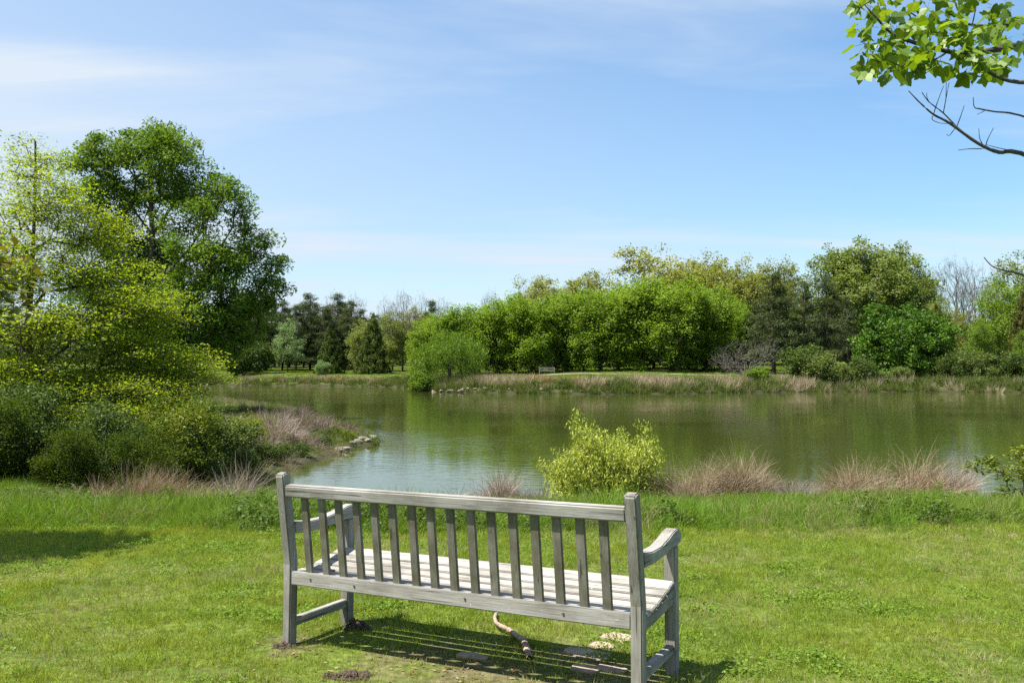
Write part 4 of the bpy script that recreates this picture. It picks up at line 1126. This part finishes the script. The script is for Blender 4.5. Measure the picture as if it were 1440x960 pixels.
for p in ((1245, 92, 5.75), (1252, 88, 5.75), (1228, 88, 5.7), (1236, 86, 5.7), (1325, 84, 5.85), (1330, 80, 5.85), (1302, 90, 5.8), (1352, 86, 5.85), (1368, 86, 5.85), (1388, 104, 5.8), (1375, 90, 5.85), (1345, 86, 5.9)): put_leaf(P3(*p)-O, .115)
P0 = np.array([s[0] for s in stalks]); P1 = np.array([s[1] for s in stalks]); Dv = P1-P0+1e-6
V, Q = tubes(P0, P1, np.full(len(P0), .0016), np.full(len(P0), .0012), Dv, Dv, 3)
obj('leaves', make_mesh('leaves', np.concatenate(LV+[V]), [np.concatenate(LF), Q+off], LTn+[.4]*len(Q)), LEAF['tulip'], t)


# ------------------------------------------------------------------ grass, weeds and bank cover (uncountable): tufts on points
def tuft(name, R, n, rad, h, width, droop, lean, mat, seg=2):
    V, Q, tn = blade_fan(R, n, h, rad, lean, width, droop, 0.0, seg)
    V[:, 2] += .02
    me = make_mesh(name, V, [Q], tn); me.materials.append(mat)
    return bpy.data.objects.new(name, me)
def broad_tuft(name, R, n, rad, h, size, mat):
    C = np.column_stack([R.normal(0, rad*.5, n), R.normal(0, rad*.5, n), R.uniform(.3, 1, n)*h])
    Nn = R.normal(0, 1, (n, 3))*.5+np.array([0, 0, 1]); Dr = R.normal(0, 1, (n, 3))*np.array([1, 1, .2])
    V, Q = leaf_quads(C, Dr, Nn, size*R.uniform(.6, 1.3, n), size*.75*R.uniform(.6, 1.2, n))
    me = make_mesh(name, V, [Q], np.clip(R.normal(.5, .2, n), 0, 1)); me.materials.append(mat)
    return bpy.data.objects.new(name, me)
def tuft_set(name, objs):
    c = bpy.data.collections.new(name)
    for i, o in enumerate(objs): o.name = '%s_%02d' % (name, i); c.objects.link(o)
    return c
def scatter(name, label, cat, P, idx, sc, rz, coll, tilt=.12, seed=0):
    R = np.random.default_rng(seed); n = len(P)
    me = bpy.data.meshes.new(name); me.vertices.add(n); me.vertices.foreach_set('co', np.asarray(P, np.float32).ravel())
    rot = np.column_stack([R.normal(0, tilt, n), R.normal(0, tilt, n), rz])
    a = me.attributes.new('pick', 'INT', 'POINT'); a.data.foreach_set('value', idx.astype(np.int32))
    a = me.attributes.new('size', 'FLOAT', 'POINT'); a.data.foreach_set('value', sc.astype(np.float32))
    a = me.attributes.new('turn', 'FLOAT_VECTOR', 'POINT'); a.data.foreach_set('vector', rot.astype(np.float32).ravel())
    o = obj(name, me); tag(o, label, cat, kind='stuff')
    ng = bpy.data.node_groups.new(name+'_nodes', 'GeometryNodeTree')
    ng.interface.new_socket('Geometry', in_out='INPUT', socket_type='NodeSocketGeometry'); ng.interface.new_socket('Geometry', in_out='OUTPUT', socket_type='NodeSocketGeometry')
    nn = ng.nodes; gi = nn.new('NodeGroupInput'); go = nn.new('NodeGroupOutput'); ip = nn.new('GeometryNodeInstanceOnPoints'); ci = nn.new('GeometryNodeCollectionInfo')
    ci.inputs['Collection'].default_value = coll; ci.inputs['Separate Children'].default_value = True; ci.inputs['Reset Children'].default_value = True
    def na(nm, ty):
        q = nn.new('GeometryNodeInputNamedAttribute'); q.data_type = ty; q.inputs[0].default_value = nm; return q.outputs[0]
    e = nn.new('FunctionNodeEulerToRotation'); ln = ng.links.new
    ln(gi.outputs[0], ip.inputs['Points']); ln(ci.outputs[0], ip.inputs['Instance']); ip.inputs['Pick Instance'].default_value = True
    ln(na('pick', 'INT'), ip.inputs['Instance Index']); ln(na('turn', 'FLOAT_VECTOR'), e.inputs[0]); ln(e.outputs[0], ip.inputs['Rotation']); ln(na('size', 'FLOAT'), ip.inputs['Scale'])
    ln(ip.outputs[0], go.inputs[0])
    md = o.modifiers.new('tufts', 'NODES'); md.node_group = ng
    return o

LAWN = leaf_mat('lawn_blade', (.11, .165, .016), (.225, .315, .036), (.37, .44, .08), .45, .012, .55, (.30, .325, .05), 1.6)
CLOV = leaf_mat('lawn_clover', (.07, .135, .012), (.12, .205, .02), (.18, .27, .035), .35, .012)
STRAW = leaf_mat('lawn_straw', (.20, .18, .08), (.33, .29, .14), (.46, .41, .22), .25, .01)
LONG = leaf_mat('long_grass', (.07, .15, .013), (.14, .255, .022), (.23, .34, .046), .42, .012, .22, (.20, .19, .06), .8)
WEED = leaf_mat('bank_weed', (.055, .085, .015), (.10, .145, .028), (.17, .20, .055), .35, .012, .4, (.17, .15, .06), .5)
TANB = leaf_mat('bank_tan_grass', (.18, .14, .085), (.33, .265, .175), (.50, .42, .30), .25, .02)
ORANGE = leaf_mat('bank_orange_grass', (.22, .12, .045), (.38, .21, .085), (.50, .32, .15), .25, .02)

R = np.random.default_rng(500)
lawn = tuft_set('lawn_tuft', [tuft('t', R, 64, .085, .048, .0042, 1.2, .8, LAWN) for _ in range(5)]+[broad_tuft('c', R, 55, .10, .035, .017, CLOV) for _ in range(2)]+[tuft('s', R, 34, .09, .05, .0035, 1.6, .9, STRAW) for _ in range(2)])
n = 34000
y = 1.9+(R.uniform(0, 1, n)**.8)*7.3; x = R.uniform(-1, 1, n)*(.66*y+1.0)
edge = 8.35+.5*(fbm(x*.6, y*0, 31)-.5)*2+.25*(x < -3)
u, v = bench_local(x, y)
keep = (y < edge+.3) & (R.uniform(0, 1, n) > worn(x, y)*.72)
# the front-left foot and the bench footprint carry thinner turf
x, y = x[keep], y[keep]; n = len(x)
pn = fbm(x*1.1, y*1.1, 41, 3); pc = fbm(x*2.3+9, y*2.3, 44, 3)
idx = R.integers(0, 5, n)
idx = np.where((pc > .60) & (R.uniform(0, 1, n) < .2), R.integers(5, 7, n), idx)
idx = np.where((pn > .54) & (R.uniform(0, 1, n) < .45), R.integers(7, 9, n), idx)
idx = np.where(R.uniform(0, 1, n) < .05, R.integers(7, 9, n), idx)
u, v = bench_local(x, y)
sc = R.uniform(.65, 1.25, n)*(1+.4*sstep(7.6, 8.6, y))*(1-.25*sstep(1.2, .8, np.abs(u))*sstep(.7, .3, np.abs(v-.1)))
scatter('lawn_grass', 'short sunlit mown grass round the bench', 'grass', np.column_stack([x, y, land(x, y)-.012]), idx, sc, R.uniform(0, 6.28, n), lawn, .15, 1)

nl = 420
lu, lv = R.normal(0, .75, nl), R.normal(.05, .33, nl)
c_, s_ = math.cos(BYAW), math.sin(BYAW)
LX, LY = BX+lu*c_-lv*s_, BY+lu*s_+lv*c_
Cc = np.column_stack([LX, LY, land(LX, LY)+.006])
Vl, Ql = leaf_quads(Cc, R.normal(0, 1, (nl, 3))*np.array([1, 1, .15]), R.normal(0, .25, (nl, 3))+np.array([0, 0, 1]), R.uniform(.012, .04, nl), R.uniform(.006, .02, nl))
LIT = leaf_mat('dead_leaf', (.06, .035, .02), (.17, .11, .065), (.34, .25, .16), .1)
tag(obj('leaf_litter', make_mesh('leaf_litter', Vl, [Ql], R.uniform(0, 1, nl)), LIT), 'scattered dry leaf bits on the worn turf under the bench', 'leaf litter', kind='stuff')

longt = tuft_set('long_tuft', [tuft('t', R, 46, .13, .36, .0075, .9, .28, LONG, 4) for _ in range(5)]+[tuft('d', R, 40, .13, .36, .005, .9, .35, STRAW, 4)]+[broad_tuft('b', R, 60, .14, .30, .05, LEAF['shrub'])])
n = 11000
y = 8.15+R.uniform(0, 1, n)**1.0*7.0; x = R.uniform(-1, 1, n)*(.64*y+1.2)
sd = shore_dist(x, y)
edge = 8.35+.5*(fbm(x*.6, y*0, 31)-.5)*2+.25*(x < -3)
keep = (sd > .05) & (y > edge) & (R.uniform(0, 1, n) < np.where(y < 11.5, 1, .6))
x, y, sd, edge = x[keep], y[keep], sd[keep], edge[keep]; n = len(x)
hn = fbm(x*.9, y*.9, 51, 3)
sc = (.8-.28*sstep(1.0, 3.0, y-edge))*(.5+.6*sstep(0, .5, y-edge))*R.uniform(.6, 1.2, n)*(.55+.9*hn)*np.where(x < -2.5, 1.15, 1.0)
idx = R.integers(0, 5, n)
idx = np.where(R.uniform(0, 1, n) < np.where(fbm(x*1.2, y*1.2, 55) > .58, .35, .06), 5, idx)
idx = np.where((fbm(x*1.1+5, y*1.1, 57) > .62) & (R.uniform(0, 1, n) < .4), 6, idx)
scatter('long_grass', 'lush uncut grass strip between the lawn and the shore', 'grass', np.column_stack([x, y, land(x, y)-.02]), idx, sc, R.uniform(0, 6.28, n), longt, .16, 2)

weed = tuft_set('weed_tuft', [tuft('w', R, 42, .22, .55, .014, .9, .4, WEED, 3) for _ in range(3)]+[broad_tuft('b', R, 90, .26, .42, .065, LEAF['shrub']) for _ in range(2)]+[tuft('d', R, 42, .22, .55, .011, .9, .45, TANB, 3) for _ in range(2)])
n = 9000
x = R.uniform(-26, -3.5, n); y = 15+R.uniform(0, 1, n)**1.3*55
sd = shore_dist(x, y); keep = (sd > -.12) & (sd < 14)
x, y, sd = x[keep], y[keep], sd[keep]; n = len(x)
pn = fbm(x*.55, y*.55, 61, 3)
idx = R.integers(0, 5, n); idx = np.where(R.uniform(0, 1, n) < sstep(.42, .62, pn)*.75, R.integers(5, 7, n), idx)
scatter('spit_cover', 'mixed green and tan weeds covering the spit', 'ground cover', np.column_stack([x, y, land(x, y)-.02]), idx, R.uniform(.45, .95, n)*.8, R.uniform(0, 6.28, n), weed, .15, 3)

bank = tuft_set('bank_tuft', [tuft('g', R, 46, .34, .95, .04, .8, .35, WEED, 3) for _ in range(3)]+[broad_tuft('b', R, 80, .45, .7, .16, LEAF['shrub'])]+[tuft('d', R, 54, .34, 1.05, .032, .8, .3, TANB, 3) for _ in range(2)]+[tuft('o', R, 54, .34, 1.0, .032, .8, .3, ORANGE, 3)])
n = 34000
x = R.uniform(-60, 70, n); y = R.uniform(83, 146, n)
sd = shore_dist(x, y); keep = (sd > -.12) & (sd < 6.5) & (R.uniform(0, 1, n) > sstep(3.5, 6.5, sd)*.85)
x, y, sd = x[keep], y[keep], sd[keep]; n = len(x)
px = 720+x/y*F
tan = (sstep(.7, 2.4, sd)*.95*sstep(650, 700, px)*sstep(1060, 1000, px)+sstep(.8, 2.5, sd)*.28*sstep(560, 520, px)+.5*sstep(1095, 1110, px)*sstep(1145, 1130, px)+.12)*sstep(.34, .58, fbm(x*.35, y*.35, 71, 3))*1.3
idx = R.integers(0, 4, n); r = R.uniform(0, 1, n)
idx = np.where(r < tan, R.integers(4, 6, n), idx)
orange = np.exp(-((x-5.2)/2.6)**2)*sstep(2, 3.5, sd)*.8+np.exp(-((x+27)/1.6)**2)*.3*(sd > 1.5)
idx = np.where(R.uniform(0, 1, n) < orange, 6, idx)
idx = np.where((idx == 3) & (sd < 1.2), 0, idx)
dep = 1.12-.45*sstep(3, 6, sd)-.38*sstep(600, 540, px)
scatter('bank_grass', 'tan, orange and green tall grass fringing the far bank', 'bank grass', np.column_stack([x, y, land(x, y)-.03]), idx, R.uniform(.55, 1.15, n)*dep*(.85+.3*sstep(0, 1.5, sd)), R.uniform(0, 6.28, n), bank, .12, 4)

FARL = leaf_mat('far_lawn_blade', (.08, .13, .014), (.15, .21, .026), (.22, .27, .05), .35, .02)
farl = tuft_set('far_lawn_tuft', [tuft('f', R, 40, .55, .16, .035, .8, .5, FARL, 2) for _ in range(3)])
n = 26000
x = R.uniform(-75, 60, n); y = R.uniform(92, 172, n)
sd = shore_dist(x, y); keep = (sd > 6)
keep &= np.abs(y-(105.5-4.0*np.exp(-((x+3)/7)**2)+.3*np.sin(x*.2))) > 1.2
x, y = x[keep], y[keep]; n = len(x)
scatter('far_lawn_grass', 'mown lawn on the far bank', 'grass', np.column_stack([x, y, land(x, y)-.02]), R.integers(0, 3, n), R.uniform(.6, 1.1, n), R.uniform(0, 6.28, n), farl, .1, 5)


# ------------------------------------------------------------------ sun, sky, camera
sun_dir = Vector((-.40, -.14, .905)).normalized()        # towards the sun
sl = bpy.data.lights.new('sun', 'SUN'); sl.energy = 5.0; sl.angle = math.radians(.53); sl.color = (1.0, .955, .88)
so = bpy.data.objects.new('sun', sl); COL.objects.link(so); so.rotation_euler = (-sun_dir).to_track_quat('-Z', 'Y').to_euler(); so.location = (-20, 0, 40)

w = bpy.data.worlds.new('World'); SC.world = w; w.use_nodes = True
nt = w.node_tree; nt.nodes.clear(); L = nt.links.new
def N(t, **k):
    n = nt.nodes.new(t)
    for a, b in k.items():
        if a[0] == '_': n.inputs[a[1:].replace('_', ' ')].default_value = b
        else: setattr(n, a, b)
    return n
out = N('ShaderNodeOutputWorld'); bg = N('ShaderNodeBackground'); bg.inputs[1].default_value = .084; L(bg.outputs[0], out.inputs[0])
sky = N('ShaderNodeTexSky', sky_type='NISHITA'); sky.sun_disc = False; sky.sun_elevation = math.asin(sun_dir.z); sky.sun_rotation = math.atan2(sun_dir.x, sun_dir.y)
sky.air_density = 1.0; sky.dust_density = .5; sky.ozone_density = 1.6; sky.altitude = 50
tc = N('ShaderNodeTexCoord'); sx = N('ShaderNodeSeparateXYZ'); L(tc.outputs['Generated'], sx.inputs[0])
za = N('ShaderNodeMath', operation='MAXIMUM'); L(sx.outputs[2], za.inputs[0]); za.inputs[1].default_value = 0
zb_ = N('ShaderNodeMath', operation='ADD'); L(za.outputs[0], zb_.inputs[0]); zb_.inputs[1].default_value = .12
dx = N('ShaderNodeMath', operation='DIVIDE'); L(sx.outputs[0], dx.inputs[0]); L(zb_.outputs[0], dx.inputs[1])
dy = N('ShaderNodeMath', operation='DIVIDE'); L(sx.outputs[1], dy.inputs[0]); L(zb_.outputs[0], dy.inputs[1])
cb = N('ShaderNodeCombineXYZ'); L(dx.outputs[0], cb.inputs[0]); L(dy.outputs[0], cb.inputs[1])
mp = N('ShaderNodeMapping'); mp.inputs['Rotation'].default_value = (0, 0, .35); mp.inputs['Scale'].default_value = (.36, .95, 1); mp.inputs['Location'].default_value = (3.2, 1.1, 0); L(cb.outputs[0], mp.inputs[0])
n1 = N('ShaderNodeTexNoise', _Scale=1.0, _Detail=7.0, _Roughness=.55, _Distortion=.35); L(mp.outputs[0], n1.inputs['Vector'])
r1 = N('ShaderNodeValToRGB'); r1.color_ramp.elements[0].position = .43; r1.color_ramp.elements[1].position = .72; L(n1.outputs[0], r1.inputs[0])
# haze: paler low down and towards the left, where the sun is
hz = N('ShaderNodeMapRange'); hz.inputs[1].default_value = 0; hz.inputs[2].default_value = .42; hz.inputs[3].default_value = .46; hz.inputs[4].default_value = .12; L(sx.outputs[2], hz.inputs[0])
lf = N('ShaderNodeMapRange'); lf.inputs[1].default_value = .45; lf.inputs[2].default_value = -.6; lf.inputs[3].default_value = 0; lf.inputs[4].default_value = .45; L(sx.outputs[0], lf.inputs[0])
ad = N('ShaderNodeMath', operation='ADD'); L(hz.outputs[0], ad.inputs[0]); L(lf.outputs[0], ad.inputs[1])
mp2 = N('ShaderNodeMapping'); mp2.inputs['Rotation'].default_value = (0, 0, .5); mp2.inputs['Scale'].default_value = (1.1, 4.5, 1); mp2.inputs['Location'].default_value = (1.7, .4, 0); L(cb.outputs[0], mp2.inputs[0])
n2 = N('ShaderNodeTexNoise', _Scale=.8, _Detail=8.0, _Roughness=.62, _Distortion=.8); L(mp2.outputs[0], n2.inputs['Vector'])
r2 = N('ShaderNodeValToRGB'); r2.color_ramp.elements[0].position = .36; r2.color_ramp.elements[1].position = .72; L(n2.outputs[0], r2.inputs[0])
st = N('ShaderNodeMath', operation='MULTIPLY_ADD'); L(r2.outputs[0], st.inputs[0]); st.inputs[1].default_value = .65; st.inputs[2].default_value = .35
wl = N('ShaderNodeMath', operation='MULTIPLY'); L(r1.outputs[0], wl.inputs[0]); L(st.outputs[0], wl.inputs[1])
cl = N('ShaderNodeMath', operation='MULTIPLY_ADD'); L(wl.outputs[0], cl.inputs[0]); cl.inputs[1].default_value = .95; L(ad.outputs[0], cl.inputs[2]); cl.use_clamp = True
mx = N('ShaderNodeMix', data_type='RGBA'); L(cl.outputs[0], mx.inputs[0]); hs = N('ShaderNodeHueSaturation'); hs.inputs['Saturation'].default_value = 1.32; L(sky.outputs[0], hs.inputs['Color']); ti = N('ShaderNodeMix', data_type='RGBA', blend_type='MULTIPLY'); ti.inputs[0].default_value = 1; L(hs.outputs[0], ti.inputs[6]); ti.inputs[7].default_value = (.77, 1.02, 1.04, 1); L(ti.outputs[2], mx.inputs[6]); mx.inputs[7].default_value = (3.75, 4.25, 4.85, 1)
L(mx.outputs[2], bg.inputs[0])

cam = bpy.data.cameras.new('camera'); co = bpy.data.objects.new('camera', cam); COL.objects.link(co)
co.location = (0, 0, EYE); co.rotation_euler = (PI/2+PITCH, 0, 0)
cam.sensor_width = 36; cam.lens = 36*F/1440; cam.clip_start = .1; cam.clip_end = 5000
SC.camera = co
SC.view_settings.view_transform = 'Standard'; SC.view_settings.look = 'None'; SC.view_settings.exposure = 1.25; SC.view_settings.gamma = 1
SC.view_settings.use_curve_mapping = False
SC.render.engine = 'CYCLES'
cy = SC.cycles
cy.max_bounces = 5; cy.diffuse_bounces = 3; cy.glossy_bounces = 2; cy.transmission_bounces = 3; cy.transparent_max_bounces = 4
cy.caustics_reflective = False; cy.caustics_refractive = False; cy.sample_clamp_indirect = 6
cy.use_denoising = False
cy.use_adaptive_sampling = True; cy.adaptive_threshold = .012
